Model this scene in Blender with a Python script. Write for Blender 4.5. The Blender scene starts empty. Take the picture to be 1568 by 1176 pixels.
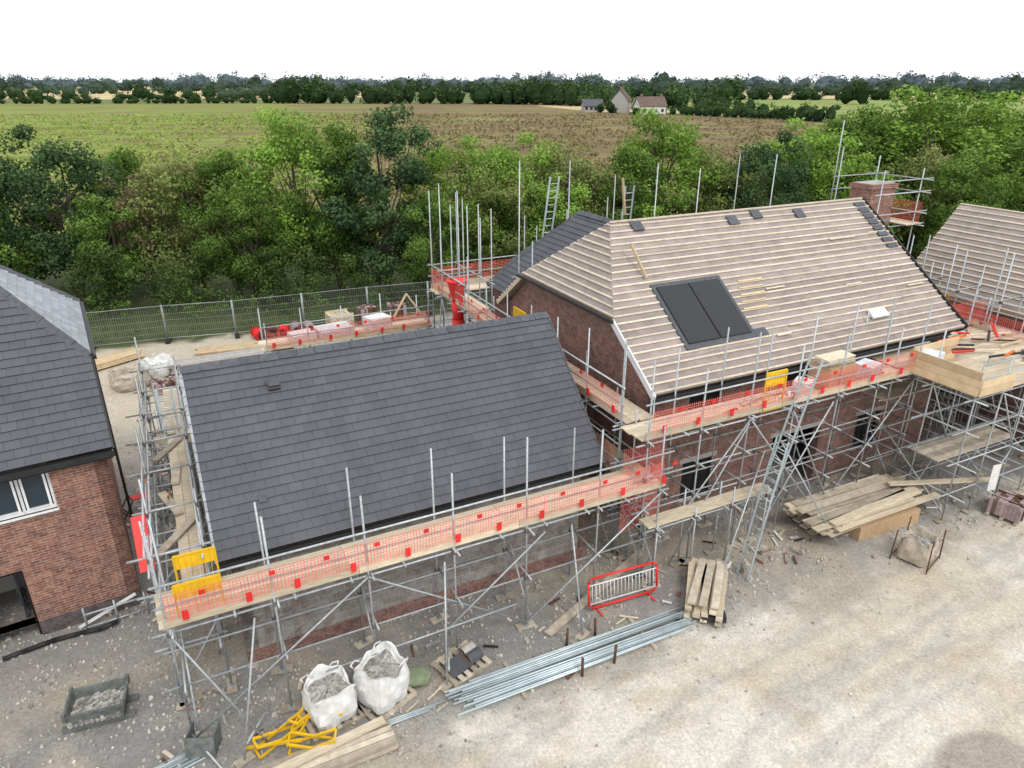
import bpy, math, random
import numpy as np
from mathutils import Vector
random.seed(7); rng=np.random.default_rng(7)
R=math.radians
SC=bpy.context.scene
SA=R(26.25); SO=(-6.39,12.87)
def S(u,v):
    c,s=math.cos(SA),math.sin(SA)
    return (SO[0]+u*c-v*s, SO[1]+u*s+v*c)
def toS(x,y):
    c,s=math.cos(SA),math.sin(SA)
    X=x-SO[0];Y=y-SO[1]
    return X*c+Y*s,-X*s+Y*c
# ---------------------------------------------------------------- materials
def nt(name):
    m=bpy.data.materials.new(name); m.use_nodes=True
    t=m.node_tree; b=t.nodes["Principled BSDF"]
    return m,t,b
def N(t,ty,**k):
    n=t.nodes.new(ty)
    for a,v in k.items(): setattr(n,a,v)
    return n
def mixc(t,fac,a,b,mode='MIX'):
    n=t.nodes.new('ShaderNodeMix'); n.data_type='RGBA'; n.blend_type=mode
    for i,x in ((0,fac),(6,a),(7,b)):
        if hasattr(x,'is_linked') or hasattr(x,'links'): t.links.new(x,n.inputs[i])
        elif isinstance(x,tuple): n.inputs[i].default_value=(*x[:3],1)
        else: n.inputs[i].default_value=x
    return n.outputs[2]
def noise(t,vec,scale,detail=3,rough=.6,lo=.35,hi=.65):
    n=N(t,'ShaderNodeTexNoise'); n.inputs['Scale'].default_value=scale
    n.inputs['Detail'].default_value=detail; n.inputs['Roughness'].default_value=rough
    t.links.new(vec,n.inputs['Vector'])
    m=N(t,'ShaderNodeMapRange'); m.inputs[1].default_value=lo; m.inputs[2].default_value=hi
    t.links.new(n.outputs['Fac'],m.inputs[0]); return m.outputs[0]
def objc(t): return N(t,'ShaderNodeTexCoord').outputs['Object']
def bump(t,b,h,strength=.3,dist=.02):
    n=N(t,'ShaderNodeBump'); n.inputs['Strength'].default_value=strength; n.inputs['Distance'].default_value=dist
    t.links.new(h,n.inputs['Height']); t.links.new(n.outputs[0],b.inputs['Normal'])
def tintmul(t,col,amt):
    a=N(t,'ShaderNodeAttribute'); a.attribute_name='tint'
    m=N(t,'ShaderNodeMapRange'); m.inputs[3].default_value=1-amt; m.inputs[4].default_value=1+amt
    t.links.new(a.outputs['Fac'],m.inputs[0])
    return mixc(t,1.0,col,m.outputs[0],'MULTIPLY')
def simple(name,c1,c2=None,scale=4,rough=.7,metal=0,tint=.15,bmp=0,stretch=None,spec=.3):
    m,t,b=nt(name)
    vec=objc(t)
    if stretch:
        mp=N(t,'ShaderNodeMapping'); mp.inputs['Scale'].default_value=stretch; t.links.new(vec,mp.inputs['Vector']); vec=mp.outputs[0]
    if c2 is None: c2=tuple(x*.75 for x in c1)
    f=noise(t,vec,scale)
    col=mixc(t,f,c1,c2)
    col=tintmul(t,col,tint)
    t.links.new(col,b.inputs['Base Color'])
    b.inputs['Roughness'].default_value=rough; b.inputs['Metallic'].default_value=metal
    b.inputs['Specular IOR Level'].default_value=spec
    if bmp: bump(t,b,f,bmp,.02)
    return m
def brickmat(name,c1,c2,mortar,bw=.225,bh=.075,ms=.011,dirt=(.12,.10,.09),dirtlo=.45):
    m,t,b=nt(name)
    sep=N(t,'ShaderNodeSeparateXYZ'); t.links.new(objc(t),sep.inputs[0])
    ad=N(t,'ShaderNodeMath'); ad.operation='ADD'; t.links.new(sep.outputs[0],ad.inputs[0]); t.links.new(sep.outputs[1],ad.inputs[1])
    cb=N(t,'ShaderNodeCombineXYZ'); t.links.new(ad.outputs[0],cb.inputs[0]); t.links.new(sep.outputs[2],cb.inputs[1])
    br=N(t,'ShaderNodeTexBrick'); br.inputs['Scale'].default_value=1
    br.inputs['Brick Width'].default_value=bw; br.inputs['Row Height'].default_value=bh; br.inputs['Mortar Size'].default_value=ms
    br.inputs['Mortar Smooth'].default_value=.2
    br.inputs['Color1'].default_value=(*c1,1); br.inputs['Color2'].default_value=(*c2,1); br.inputs['Mortar'].default_value=(*mortar,1)
    t.links.new(cb.outputs[0],br.inputs['Vector'])
    f=noise(t,objc(t),1.3,4,.7,.4,.7)
    mm=N(t,'ShaderNodeMath'); mm.operation='MULTIPLY'; mm.inputs[1].default_value=dirtlo; t.links.new(f,mm.inputs[0])
    col=mixc(t,mm.outputs[0],br.outputs['Color'],dirt)
    f2=noise(t,objc(t),5,3,.8,.42,.62)
    col=mixc(t,f2,col,mixc(t,.8,col,(.62,.5,.5),'MULTIPLY'))
    t.links.new(col,b.inputs['Base Color']); b.inputs['Roughness'].default_value=.9; b.inputs['Specular IOR Level'].default_value=.2
    return m
M={}
M['slate']=simple('slate_tile',(.096,.101,.114),(.080,.084,.097),1.0,.6,0,.07)
M['slatebase']=simple('roof_underside',(.02,.02,.022),None,3,.9)
M['ridge']=simple('ridge_tile',(.10,.105,.117),(.07,.075,.085),8,.6)
M['lead_and_sheen']=simple('lead_flashing_and_sky_sheen',(.34,.36,.39),(.26,.28,.31),5,.5)  # lead grey; also serves as painted sky sheen on half-hip slates
M['brick']=brickmat('red_brick',(.44,.195,.125),(.24,.095,.07),(.40,.35,.30))
M['brick2']=brickmat('brown_brick',(.34,.16,.12),(.20,.10,.085),(.32,.27,.24))
M['plinth']=brickmat('plinth_brick',(.13,.12,.12),(.10,.09,.09),(.18,.17,.16))
M['block']=brickmat('concrete_block',(.38,.37,.35),(.29,.28,.265),(.46,.44,.41),.45,.225,.012,(.24,.21,.17),.5)
M['membrane']=simple('roof_membrane',(.34,.295,.265),(.26,.225,.205),2.0,.8,0,.12)
M['batten']=simple('roof_batten',(.66,.575,.46),(.54,.455,.35),6,.8,0,.13)
M['wood']=simple('pale_timber',(.66,.57,.43),(.50,.42,.30),3,.8,0,.22,0,(1,6,6))
M['oldwood']=simple('weathered_board',(.52,.46,.36),(.36,.31,.24),4,.85,0,.3)
M['freshwood']=simple('fresh_timber',(.66,.51,.32),(.54,.41,.25),3,.75,0,.2)
M['osb']=simple('board_stack',(.52,.36,.21),(.42,.29,.17),12,.8,0,.15)
M['galv']=simple('galvanised_steel',(.48,.51,.52),(.34,.36,.37),12,.42,.3,.2)
M['galvnew']=simple('new_galvanised_tube',(.56,.64,.66),(.44,.52,.54),3,.38,.3,.3)
M['coupler']=simple('coupler_steel',(.24,.21,.19),(.14,.12,.11),20,.6,.4)
M['rust']=simple('rusty_steel',(.16,.07,.04),(.09,.04,.03),20,.85)
M['redplas']=simple('red_plastic',(.76,.035,.035),(.64,.03,.025),5,.45,0,.15)
M['rednet']=simple('red_netting',(.88,.17,.13),(.80,.22,.18),3,.6,0,.2)
M['yellow']=simple('yellow_paint',(.82,.52,.02),(.7,.43,.02),6,.5)
M['orange']=simple('orange_plastic',(.85,.20,.03),None,4,.5)
M['white']=simple('white_paint',(.78,.79,.79),(.68,.69,.70),4,.5)
M['bag']=simple('woven_bag',(.78,.78,.76),(.62,.62,.60),5,.7,0,.1,.3)
M['dirtybag']=simple('dirty_bag',(.52,.46,.37),(.38,.33,.26),5,.8,0,.1,.3)
M['sheet']=simple('tarpaulin',(.66,.70,.72),(.52,.56,.59),2,.5,0,.1,.4)
M['greenbag']=simple('green_bag',(.24,.29,.18),(.17,.21,.12),6,.7,0,.1,.3)
M['rubble']=simple('rubble',(.46,.44,.40),(.25,.24,.22),14,.95,0,.35,.8)
M['stone']=simple('loose_stone',(.54,.50,.43),(.34,.315,.28),6,.95,0,.4)
M['tubm']=simple('tub_steel',(.20,.22,.21),(.12,.13,.12),6,.6,.2)
M['black']=simple('black_plastic',(.022,.022,.024),(.03,.03,.03),4,.5)
M['dark']=simple('painted_dark_interior',(.02,.02,.02),None,4,.95)  # near-black panels inside openings: unlit rooms put into the colour
M['fascia']=simple('black_fascia',(.02,.02,.02),None,4,.4)
M['concrete']=simple('concrete',(.46,.44,.41),(.36,.34,.31),5,.9,0,.1,.2)
M['render']=simple('white_render',(.75,.74,.70),(.66,.65,.62),.8,.9)
M['brownroof']=simple('clay_roof',(.16,.11,.09),(.12,.085,.075),1,.9)
M['pink']=simple('shrink_wrap',(.45,.33,.33),(.30,.22,.22),4,.5)
M['bluebit']=simple('blue_plastic',(.05,.22,.5),None,4,.5)
def glass(name,c,rough=.08):
    m,t,b=nt(name); b.inputs['Base Color'].default_value=(*c,1); b.inputs['Roughness'].default_value=rough
    b.inputs['Specular IOR Level'].default_value=.6; return m
M['glass']=glass('window_glass',(.03,.045,.06))
M['solar']=glass('solar_glass',(.010,.011,.015),.35)
def leafmat(name,c1,c2,trans=.3):
    m,t,b=nt(name); t.nodes.remove(b)
    a=N(t,'ShaderNodeAttribute'); a.attribute_name='tint'
    col=mixc(t,a.outputs['Fac'],c1,c2)
    oi=N(t,'ShaderNodeObjectInfo')
    mr=N(t,'ShaderNodeMapRange'); mr.inputs[3].default_value=.82; mr.inputs[4].default_value=1.2
    t.links.new(oi.outputs['Random'],mr.inputs[0])
    col=mixc(t,1.0,col,mr.outputs[0],'MULTIPLY')
    df=N(t,'ShaderNodeBsdfDiffuse'); t.links.new(col,df.inputs['Color'])
    tr=N(t,'ShaderNodeBsdfTranslucent'); t.links.new(col,tr.inputs['Color'])
    mx=N(t,'ShaderNodeMixShader'); mx.inputs[0].default_value=trans
    t.links.new(df.outputs[0],mx.inputs[1]); t.links.new(tr.outputs[0],mx.inputs[2])
    t.links.new(mx.outputs[0],t.nodes['Material Output'].inputs['Surface'])
    return m
M['leafA']=leafmat('leaf_green',(.055,.10,.022),(.21,.34,.075))
M['leafB']=leafmat('leaf_dark',(.032,.065,.030),(.11,.185,.075))
M['leafC']=leafmat('leaf_bright',(.085,.16,.028),(.29,.46,.09))
M['leafD']=leafmat('leaf_olive',(.085,.105,.035),(.28,.33,.11))
M['leafR']=leafmat('leaf_russet',(.12,.095,.055),(.29,.22,.13))
M['leafU']=leafmat('undergrowth_leaf',(.035,.06,.02),(.15,.22,.065))
M['leafF1']=leafmat('leaf_far',(.030,.058,.024),(.10,.155,.055),.1)
M['leafF2']=leafmat('leaf_farther_hazed',(.050,.078,.055),(.10,.145,.095),.1)  # slightly bluish and paler: distance haze put into the leaf colour
M['leafF3']=leafmat('leaf_farthest_hazed',(.10,.135,.145),(.15,.19,.195),.1)  # strongest painted haze, for the horizon tree belts
M['cropg']=leafmat('crop_leaf',(.15,.22,.05),(.30,.38,.09),.2)
M['cropb']=leafmat('crop_stalk',(.16,.12,.07),(.27,.25,.11),.2)
M['bark']=simple('bark',(.12,.10,.08),(.07,.06,.05),8,.95)
# ---------------------------------------------------------------- mesh builder
class B:
    def __init__(s): s.v=[];s.f=[];s.m=[];s.t=[];s.mats=[];s.sm=[]
    def mi(s,k):
        if k not in s.mats: s.mats.append(k)
        return s.mats.index(k)
    def poly(s,pts,k,t=None,sm=False):
        i=len(s.v); s.v.extend([tuple(p) for p in pts]); s.f.append(tuple(range(i,i+len(pts))))
        s.m.append(s.mi(k)); s.t.append(random.random() if t is None else t); s.sm.append(sm)
    def obox(s,o,a,b,c,k,t=None):
        o,a,b,c=map(Vector,(o,a,b,c))
        if t is None: t=random.random()
        P=[o,o+a,o+a+b,o+b,o+c,o+a+c,o+a+b+c,o+b+c]
        i=len(s.v); s.v.extend([tuple(p) for p in P])
        for f in ((0,3,2,1),(4,5,6,7),(0,1,5,4),(1,2,6,5),(2,3,7,6),(3,0,4,7)):
            s.f.append(tuple(i+x for x in f)); s.m.append(s.mi(k)); s.t.append(t); s.sm.append(False)
    def box(s,cx,cy,z0,lx,ly,lz,k,rot=0,t=None):
        c,n=math.cos(rot),math.sin(rot)
        a=Vector((lx*c,lx*n,0)); b=Vector((-ly*n,ly*c,0))
        s.obox(Vector((cx,cy,z0))-a/2-b/2,a,b,(0,0,lz),k,t)
    def bar(s,p,q,w,h,k,t=None,up=(0,0,1)):
        p,q=Vector(p),Vector(q); d=(q-p); n=d.normalized(); upv=Vector(up)
        if abs(n.dot(upv))>.95: upv=Vector((1,0,0))
        x=n.cross(upv).normalized(); y=x.cross(n).normalized()
        s.obox(p-x*w/2-y*h/2,d,x*w,y*h,k,t)
    def tube(s,p,q,r,k,n=6,r2=None,cap=True,t=None):
        p,q=Vector(p),Vector(q); d=(q-p).normalized(); r2=r if r2 is None else r2
        x=d.cross(Vector((0,0,1)));
        if x.length<1e-3: x=Vector((1,0,0))
        x.normalize(); y=d.cross(x); i=len(s.v)
        if t is None: t=random.random()
        for c,rr in ((p,r),(q,r2)):
            for j in range(n):
                a=2*math.pi*j/n; s.v.append(tuple(c+x*math.cos(a)*rr+y*math.sin(a)*rr))
        for j in range(n):
            s.f.append((i+j,i+(j+1)%n,i+n+(j+1)%n,i+n+j)); s.m.append(s.mi(k)); s.t.append(t); s.sm.append(True)
        if cap:
            s.f.append(tuple(i+j for j in range(n))[::-1]); s.m.append(s.mi(k)); s.t.append(t); s.sm.append(False)
            s.f.append(tuple(i+n+j for j in range(n))); s.m.append(s.mi(k)); s.t.append(t); s.sm.append(False)
    def path(s,pts,r,k,n=8):
        for a,b in zip(pts,pts[1:]): s.tube(a,b,r,k,n)
    def obj(s,name,loc=(0,0,0),rot=0,parent=None):
        me=bpy.data.meshes.new(name); me.from_pydata(s.v,[],s.f)
        for k in s.mats: me.materials.append(M[k])
        me.polygons.foreach_set('material_index',s.m); me.polygons.foreach_set('use_smooth',s.sm)
        a=me.attributes.new('tint','FLOAT','FACE'); a.data.foreach_set('value',s.t); me.update()
        o=bpy.data.objects.new(name,me); SC.collection.objects.link(o)
        o.location=loc; o.rotation_euler=(0,0,rot)
        if parent: o.parent=parent
        return o
    def site(s,name): return s.obj(name,(SO[0],SO[1],0),SA)
def empty(name,loc,rot):
    o=bpy.data.objects.new(name,None); SC.collection.objects.link(o); o.location=loc; o.rotation_euler=(0,0,rot); o.empty_display_size=.5; return o
def place(b,name,u,v,rot=0,z=0):
    x,y=S(u,v); return b.obj(name,(x,y,z),SA+rot)
# ---------------------------------------------------------------- roof helpers
def clip(poly,pl):
    out=poly
    n=len(pl)
    for i in range(n):
        a=pl[i];b=pl[(i+1)%n]; res=[]
        if not out: return []
        def side(p): return (b[0]-a[0])*(p[1]-a[1])-(b[1]-a[1])*(p[0]-a[0])
        for j in range(len(out)):
            p=out[j];q=out[(j+1)%len(out)]; sp,sq=side(p),side(q)
            if sp>=0: res.append(p)
            if (sp>0 and sq<0) or (sp<0 and sq>0):
                k=sp/(sp-sq); res.append((p[0]+(q[0]-p[0])*k,p[1]+(q[1]-p[1])*k))
        out=res
    return out
def frame(P,ex):
    P=[Vector(p) for p in P]; ex=Vector(ex).normalized()
    n=Vector((0,0,0))
    for i in range(len(P)): n+=(P[i]-P[0]).cross(P[(i+1)%len(P)]-P[0])
    n.normalize()
    if n.z<0: n=-n
    ey=n.cross(ex).normalized()
    if ey.z<0: ex=-ex; ey=-ey
    ey=n.cross(ex)
    o=P[0]; pl=[((p-o).dot(ex),(p-o).dot(ey)) for p in P]
    ar=sum(pl[i][0]*pl[(i+1)%len(pl)][1]-pl[(i+1)%len(pl)][0]*pl[i][1] for i in range(len(pl)))
    if ar<0: pl=pl[::-1]
    return o,ex,ey,n,pl
def slope_tiles(b,P,ex,gauge=.235,tw=.33,th=.026,k='slate',base='slatebase'):
    o,ex,ey,n,pl=frame(P,ex)
    W=lambda x,y,h:o+ex*x+ey*y+n*h
    b.poly([W(x,y,-.015) for x,y in pl],base)
    b.poly([W(x,y,-.16) for x,y in pl][::-1],base)
    m=len(pl)
    for i in range(m):
        p,q=pl[i],pl[(i+1)%m]; b.poly([W(*p,-.16),W(*q,-.16),W(*q,-.015),W(*p,-.015)],'fascia')
    x0=min(p[0] for p in pl);x1=max(p[0] for p in pl);y0=min(p[1] for p in pl);y1=max(p[1] for p in pl)
    r=0;y=y0
    while y<y1:
        x=x0-(tw/2 if r%2 else 0)-.01
        while x<x1:
            g=.0025; c=clip([(x+g,y),(x+tw-g,y),(x+tw-g,y+gauge),(x+g,y+gauge)],pl)
            if len(c)>2:
                t=random.random(); lift=random.uniform(0,.003)
                hh=lambda q:th*(1-(q[1]-y)/gauge)+.004+lift
                b.poly([W(q[0],q[1],hh(q)) for q in c],k,t)
                for j in range(len(c)):
                    p,q=c[j],c[(j+1)%len(c)]
                    if abs(p[1]-y)<1e-5 and abs(q[1]-y)<1e-5:
                        b.poly([W(p[0],p[1],-.012),W(q[0],q[1],-.012),W(q[0],q[1],hh(q)),W(p[0],p[1],hh(p))],base,t)
            x+=tw
        y+=gauge; r+=1
def slope_battens(b,P,ex,gauge=.27):
    o,ex,ey,n,pl=frame(P,ex)
    W=lambda x,y,h:o+ex*x+ey*y+n*h
    b.poly([W(x,y,-.16) for x,y in pl][::-1],'membrane',.2)
    m=len(pl)
    for i in range(m):
        p,q=pl[i],pl[(i+1)%m]; b.poly([W(*p,-.16),W(*q,-.16),W(*q,0),W(*p,0)],'batten',.3)
    x0=min(p[0] for p in pl);x1=max(p[0] for p in pl);y0=min(p[1] for p in pl);y1=max(p[1] for p in pl)
    y=y0
    while y<y1:
        c=clip([(x0-1,y),(x1+1,y),(x1+1,y+1.0),(x0-1,y+1.0)],pl)
        if len(c)>2: b.poly([W(q[0],q[1],.006*(1-(q[1]-y))) for q in c],'membrane')
        y+=1.0
    def strip(rect,h0,h1,k,t):
        c=clip(rect,pl)
        if len(c)<3: return
        b.poly([W(q[0],q[1],h1) for q in c],k,t)
        for j in range(len(c)):
            p,q=c[j],c[(j+1)%len(c)]
            b.poly([W(*p,h0),W(*q,h0),W(*q,h1),W(*p,h1)],k,t)
    y=y0+.03
    while y<y1:
        x=x0-random.uniform(0,3)
        while x<x1:
            L=random.choice([2.4,3.6,4.2]); j=random.uniform(-.006,.006)
            strip([(x,y+j),(x+L-.01,y+j),(x+L-.01,y+j+.06),(x,y+j+.06)],.008,.04,'batten',random.random())
            x+=L
        y+=gauge
def ridge_caps(b,p,q,k='ridge',w=.14,L=.45,drop=.09):
    p,q=Vector(p),Vector(q); d=(q-p); n=max(1,int(d.length/L)); d1=d/n; h=d.normalized()
    side=h.cross(Vector((0,0,1))).normalized(); up=side.cross(h).normalized()
    for i in range(n):
        a=p+d1*i; e=a+d1*.985; l=.012 if i%2 else 0
        for sg in (1,-1):
            A=[a+up*(.06+l),e+up*(.055),e+side*sg*w-up*drop,a+side*sg*w-up*(drop-l)]
            b.poly(A if sg<0 else A[::-1],k)
        b.poly([a+up*(.06+l),a+side*w-up*drop,a-side*w-up*drop],k)
def wall(b,p0,p1,z0,z1,ops,th,k):
    p0=Vector((*p0,0));p1=Vector((*p1,0)); d=(p1-p0);L=d.length;d.normalize(); n=Vector((-d.y,d.x,0))*th
    xs=sorted({0,L,*[o[0] for o in ops],*[o[1] for o in ops]}); zs=sorted({z0,z1,*[o[2] for o in ops],*[o[3] for o in ops]})
    Z=lambda s,z:p0+d*s+Vector((0,0,z))
    for a,c in zip(xs,xs[1:]):
        for e,f in zip(zs,zs[1:]):
            mx,mz=(a+c)/2,(e+f)/2
            if any(o[0]<mx<o[1] and o[2]<mz<o[3] for o in ops): continue
            b.poly([Z(a,e),Z(c,e),Z(c,f),Z(a,f)],k,.5); b.poly([Z(a,e)+n,Z(a,f)+n,Z(c,f)+n,Z(c,e)+n],k,.5)
    for s0,s1,a,c in ops:
        for q in ([(s0,a),(s0,c)],[(s1,c),(s1,a)],[(s0,c),(s1,c)],[(s1,a),(s0,a)]):
            b.poly([Z(*q[0]),Z(*q[1]),Z(*q[1])+n,Z(*q[0])+n],k,.5)
    b.poly([Z(0,z1),Z(L,z1),Z(L,z1)+n,Z(0,z1)+n],k,.5)
    for s in (0,L): b.poly([Z(s,z0),Z(s,z1),Z(s,z1)+n,Z(s,z0)+n],k,.5)
# ---------------------------------------------------------------- numpy helpers
def vn(x,y,s,seed=0):
    x=x/s+seed*17.3;y=y/s+seed*9.1
    xi=np.floor(x);yi=np.floor(y);fx=x-xi;fy=y-yi;fx=fx*fx*(3-2*fx);fy=fy*fy*(3-2*fy)
    def h(a,b):
        q=np.sin(a*127.1+b*311.7+seed*74.7)*43758.5453; return q-np.floor(q)
    return (h(xi,yi)*(1-fx)+h(xi+1,yi)*fx)*(1-fy)+(h(xi,yi+1)*(1-fx)+h(xi+1,yi+1)*fx)*fy
def fb(x,y,s,seed=0): return .5*vn(x,y,s,seed)+.3*vn(x,y,s/2.3,seed+1)+.2*vn(x,y,s/5.1,seed+2)
def ss(x): x=np.clip(x,0,1); return x*x*(3-2*x)
def fast(name,V,F,mats,mi,tint,link=True,smooth=False):
    me=bpy.data.meshes.new(name); nf=len(F)
    me.vertices.add(len(V)); me.vertices.foreach_set('co',V.astype(np.float32).ravel())
    me.loops.add(nf*4); me.loops.foreach_set('vertex_index',F.astype(np.int32).ravel())
    me.polygons.add(nf); me.polygons.foreach_set('loop_start',np.arange(nf,dtype=np.int32)*4)
    me.polygons.foreach_set('material_index',mi.astype(np.int32))
    me.polygons.foreach_set('use_smooth',np.full(nf,smooth))
    for k in mats: me.materials.append(M[k])
    if tint is not None:
        a=me.attributes.new('tint','FLOAT','FACE'); a.data.foreach_set('value',tint.astype(np.float32))
    me.update(calc_edges=True); me.validate()
    return me
def leaves(C,rc,n,size,ctint,flat=.75,up=.4):
    k=len(C); idx=rng.integers(0,k,n)
    d=rng.normal(size=(n,3)); d/=np.linalg.norm(d,axis=1)[:,None]
    rad=rc[idx]*rng.uniform(.25,1.05,n)**.6
    P=C[idx]+d*rad[:,None]*np.array([1,1,flat])
    nr=d*.7+rng.normal(size=(n,3))*.55+np.array([0,0,up]); nr/=np.linalg.norm(nr,axis=1)[:,None]
    a=np.cross(nr,rng.normal(size=(n,3))); a/=np.linalg.norm(a,axis=1)[:,None]; b=np.cross(nr,a)
    s=(size*rng.uniform(.6,1.3,n))[:,None]
    V=np.stack([P-a*s*.5,P+b*s*.33,P+a*s*.5,P-b*s*.33],1).reshape(-1,3)
    t=np.clip(ctint[idx]+rng.uniform(-.22,.22,n)+.22*d[:,2],0,1)  # upward side of each clump tinted lighter, top light put into colour
    return V,t
def crown(h,r,K,zc=.56,zr=.46,inner=.45):
    d=rng.normal(size=(K,3)); d/=np.linalg.norm(d,axis=1)[:,None]
    fr=rng.uniform(inner,1,K)**.7
    az=np.arctan2(d[:,1],d[:,0]); lump=1+.18*np.sin(az*2+rng.uniform(0,6))+.13*np.sin(az*3+d[:,2]*4+rng.uniform(0,6))
    taper=np.where(d[:,2]>0,1-.15*d[:,2],1)
    C=np.stack([d[:,0]*r*fr*lump*taper,d[:,1]*r*fr*lump*taper,h*zc+d[:,2]*h*zr*fr*(1+.06*np.sin(az*3))],1)
    return C
def tree_mesh(name,h,r,n,leaf,size=.2,K=85,zc=.56,zr=.44):
    C=crown(h-.5,r*.88,K,zc,zr); rc=rng.uniform(.16,.30,K)*r
    ct=rng.uniform(.12,.72,K)+.25*(C[:,2]/h-.5)  # leaf tint rises with height: lit crown top painted in
    V,t=leaves(C,rc,n,size,ct)
    b=B(); top=h*.75; px,py=0,0; zz=[0,h*.18,h*.4,top]; pp=[]
    for i,z in enumerate(zz): pp.append((px,py,z)); px+=random.uniform(-.25,.25);py+=random.uniform(-.25,.25)
    rr=[.22,.17,.12,.04]
    for i in range(3): b.tube(pp[i],pp[i+1],rr[i]*h/10,'bark',7,rr[i+1]*h/10,False)
    for j in range(16):
        c=C[random.randrange(K)]; z0=random.uniform(.18,.6)*h; q=Vector((0,0,z0)); e=Vector(c)*.96
        mid=q.lerp(e,.5)+Vector((0,0,-.2)); b.tube(q,mid,.06,'bark',5,.04,False); b.tube(mid,e,.04,'bark',5,.012,False)
    bv=np.array(b.v); bf=np.array([f for f in b.f]); n0=len(V)
    F=np.arange(n0).reshape(-1,4); VV=np.vstack([V,bv]); FF=np.vstack([F,bf+n0])
    mi=np.concatenate([np.zeros(len(F)),np.ones(len(bf))]); tt=np.concatenate([t,np.full(len(bf),.5)])
    return fast(name,VV,FF,[leaf,'bark'],mi,tt)
def add(name,me,loc,rz=0,sc=(1,1,1)):
    o=bpy.data.objects.new(name,me); SC.collection.objects.link(o); o.location=loc; o.rotation_euler=(0,0,rz); o.scale=sc; return o
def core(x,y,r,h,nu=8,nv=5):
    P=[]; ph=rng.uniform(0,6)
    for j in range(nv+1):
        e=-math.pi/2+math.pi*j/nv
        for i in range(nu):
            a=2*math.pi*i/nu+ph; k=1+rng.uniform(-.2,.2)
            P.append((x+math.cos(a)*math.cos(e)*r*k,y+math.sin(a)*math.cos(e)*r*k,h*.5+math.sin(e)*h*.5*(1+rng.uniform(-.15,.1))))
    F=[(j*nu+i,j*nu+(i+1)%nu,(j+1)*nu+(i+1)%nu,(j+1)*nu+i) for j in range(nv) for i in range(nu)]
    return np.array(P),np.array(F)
def mass(name,crowns,leaf,K=8,n=130,fs=.16,fl=.75,cr=.58):
    Vs=[];ts=[];Fs=[];off=0
    for x,y,r,h in crowns:
        C=crown(h,r,K,.47,.45,.35)+np.array([x,y,0]); rc=rng.uniform(.3,.5,K)*r
        base=rng.uniform(.15,.65); ct=np.clip(base+rng.uniform(-.2,.2,K)+.35*(C[:,2]/h-.5),0,1)  # higher clumps lighter, light from above put into the tint
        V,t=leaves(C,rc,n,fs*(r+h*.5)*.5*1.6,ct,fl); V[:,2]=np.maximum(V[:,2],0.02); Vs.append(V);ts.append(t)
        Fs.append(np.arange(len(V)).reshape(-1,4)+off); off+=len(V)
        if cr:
            V,F=core(x,y,r*cr,h*.74); Vs.append(V); Fs.append(F+off); off+=len(V); ts.append(np.full(len(F),.02))  # added opaque core closes gaps; inner crown shade put into its dark tint
    V=np.vstack(Vs); F=np.vstack(Fs)
    me=fast(name,V,F,[leaf],np.zeros(len(F)),np.concatenate(ts)); return add(name,me,(0,0,0))
def along(pts,step,r0,r1,h0,h1,jit=2,skip=0,big=0,bigh=1.5,mod=0):
    out=[]
    for (x0,y0),(x1,y1) in zip(pts,pts[1:]):
        L=math.hypot(x1-x0,y1-y0); n=max(1,int(L/step))
        for i in range(n):
            if random.random()<skip: continue
            f=(i+random.random()*.6)/n; r=random.uniform(r0,r1); h=random.uniform(h0,h1)
            if random.random()<big: h*=bigh; r*=1.4
            if mod: q=f*L; h*=1+mod*(.5*math.sin(q/(step*3.1)+x0)+.5*math.sin(q/(step*8.3)+y0))
            out.append((x0+(x1-x0)*f+random.uniform(-jit,jit),y0+(y1-y0)*f+random.uniform(-jit,jit),r,h))
    return out
# ---------------------------------------------------------------- GROUND
def axis(a,b,step,lo,hi,g=1.09):
    near=list(np.arange(a,b,step)); s=step;x=near[-1];up=[]
    while x<hi: s*=g;x+=s;up.append(x)
    s=step;x=a;dn=[]
    while x>lo: s*=g;x-=s;dn.append(x)
    return np.array(dn[::-1]+near+up)
xs=axis(-15,24,.12,-7000,7000); ys=axis(9,42,.12,-60,9000)
X,Y=np.meshgrid(xs,ys); U,Vv=toS(X,Y)
nb=fb(X,Y,3.0,1); nf=fb(X,Y,.7,5); nl=fb(X,Y,8,9)
Z=(.05*(fb(X,Y,2.2,3)-.5)+.025*(fb(X,Y,.5,4)-.5))
near=ss((60-np.hypot(X,Y-20))/20)
Z=Z*near
cream=np.array([.56,.51,.415]);white_=np.array([.67,.635,.56]);ochre=np.array([.475,.41,.30]);grey=np.array([.31,.30,.29]);brown=np.array([.385,.345,.275]);veg=np.array([.06,.075,.03]);tan=np.array([.53,.47,.37]);far_=np.array([.14,.17,.065])
def lerp(A,Bc,m): return A*(1-m[...,None])+Bc*m[...,None]
col=np.broadcast_to(brown,X.shape+(3,)).copy()
col=lerp(col,grey,ss((nb-.38)/.2)*.8)
col=lerp(col,grey*.75,ss((Vv+3.4)/1.5)*ss((1.5-Vv)/1.5)*.75*ss((nf+nb-.7)/.4))
edge=-3.1-.012*(U-8)**2*np.where(U<8,1,.0)+np.where(U>17,(U-17)*.05,0)
mc=ss((edge-Vv+(nb-.5)*3.4+(nf-.5)*1.6)/1.5)*ss((U-1.6+(nb-.5)*4)/1.6)
cc=np.broadcast_to(cream,X.shape+(3,)).copy()
cc=lerp(cc,ochre,ss((fb(X,Y,2.6,51)-.46)/.22)*.65)
wx=X+1.3*(fb(X,Y,1.7,61)-.5);wy=Y+1.3*(fb(X,Y,1.7,71)-.5)
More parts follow.
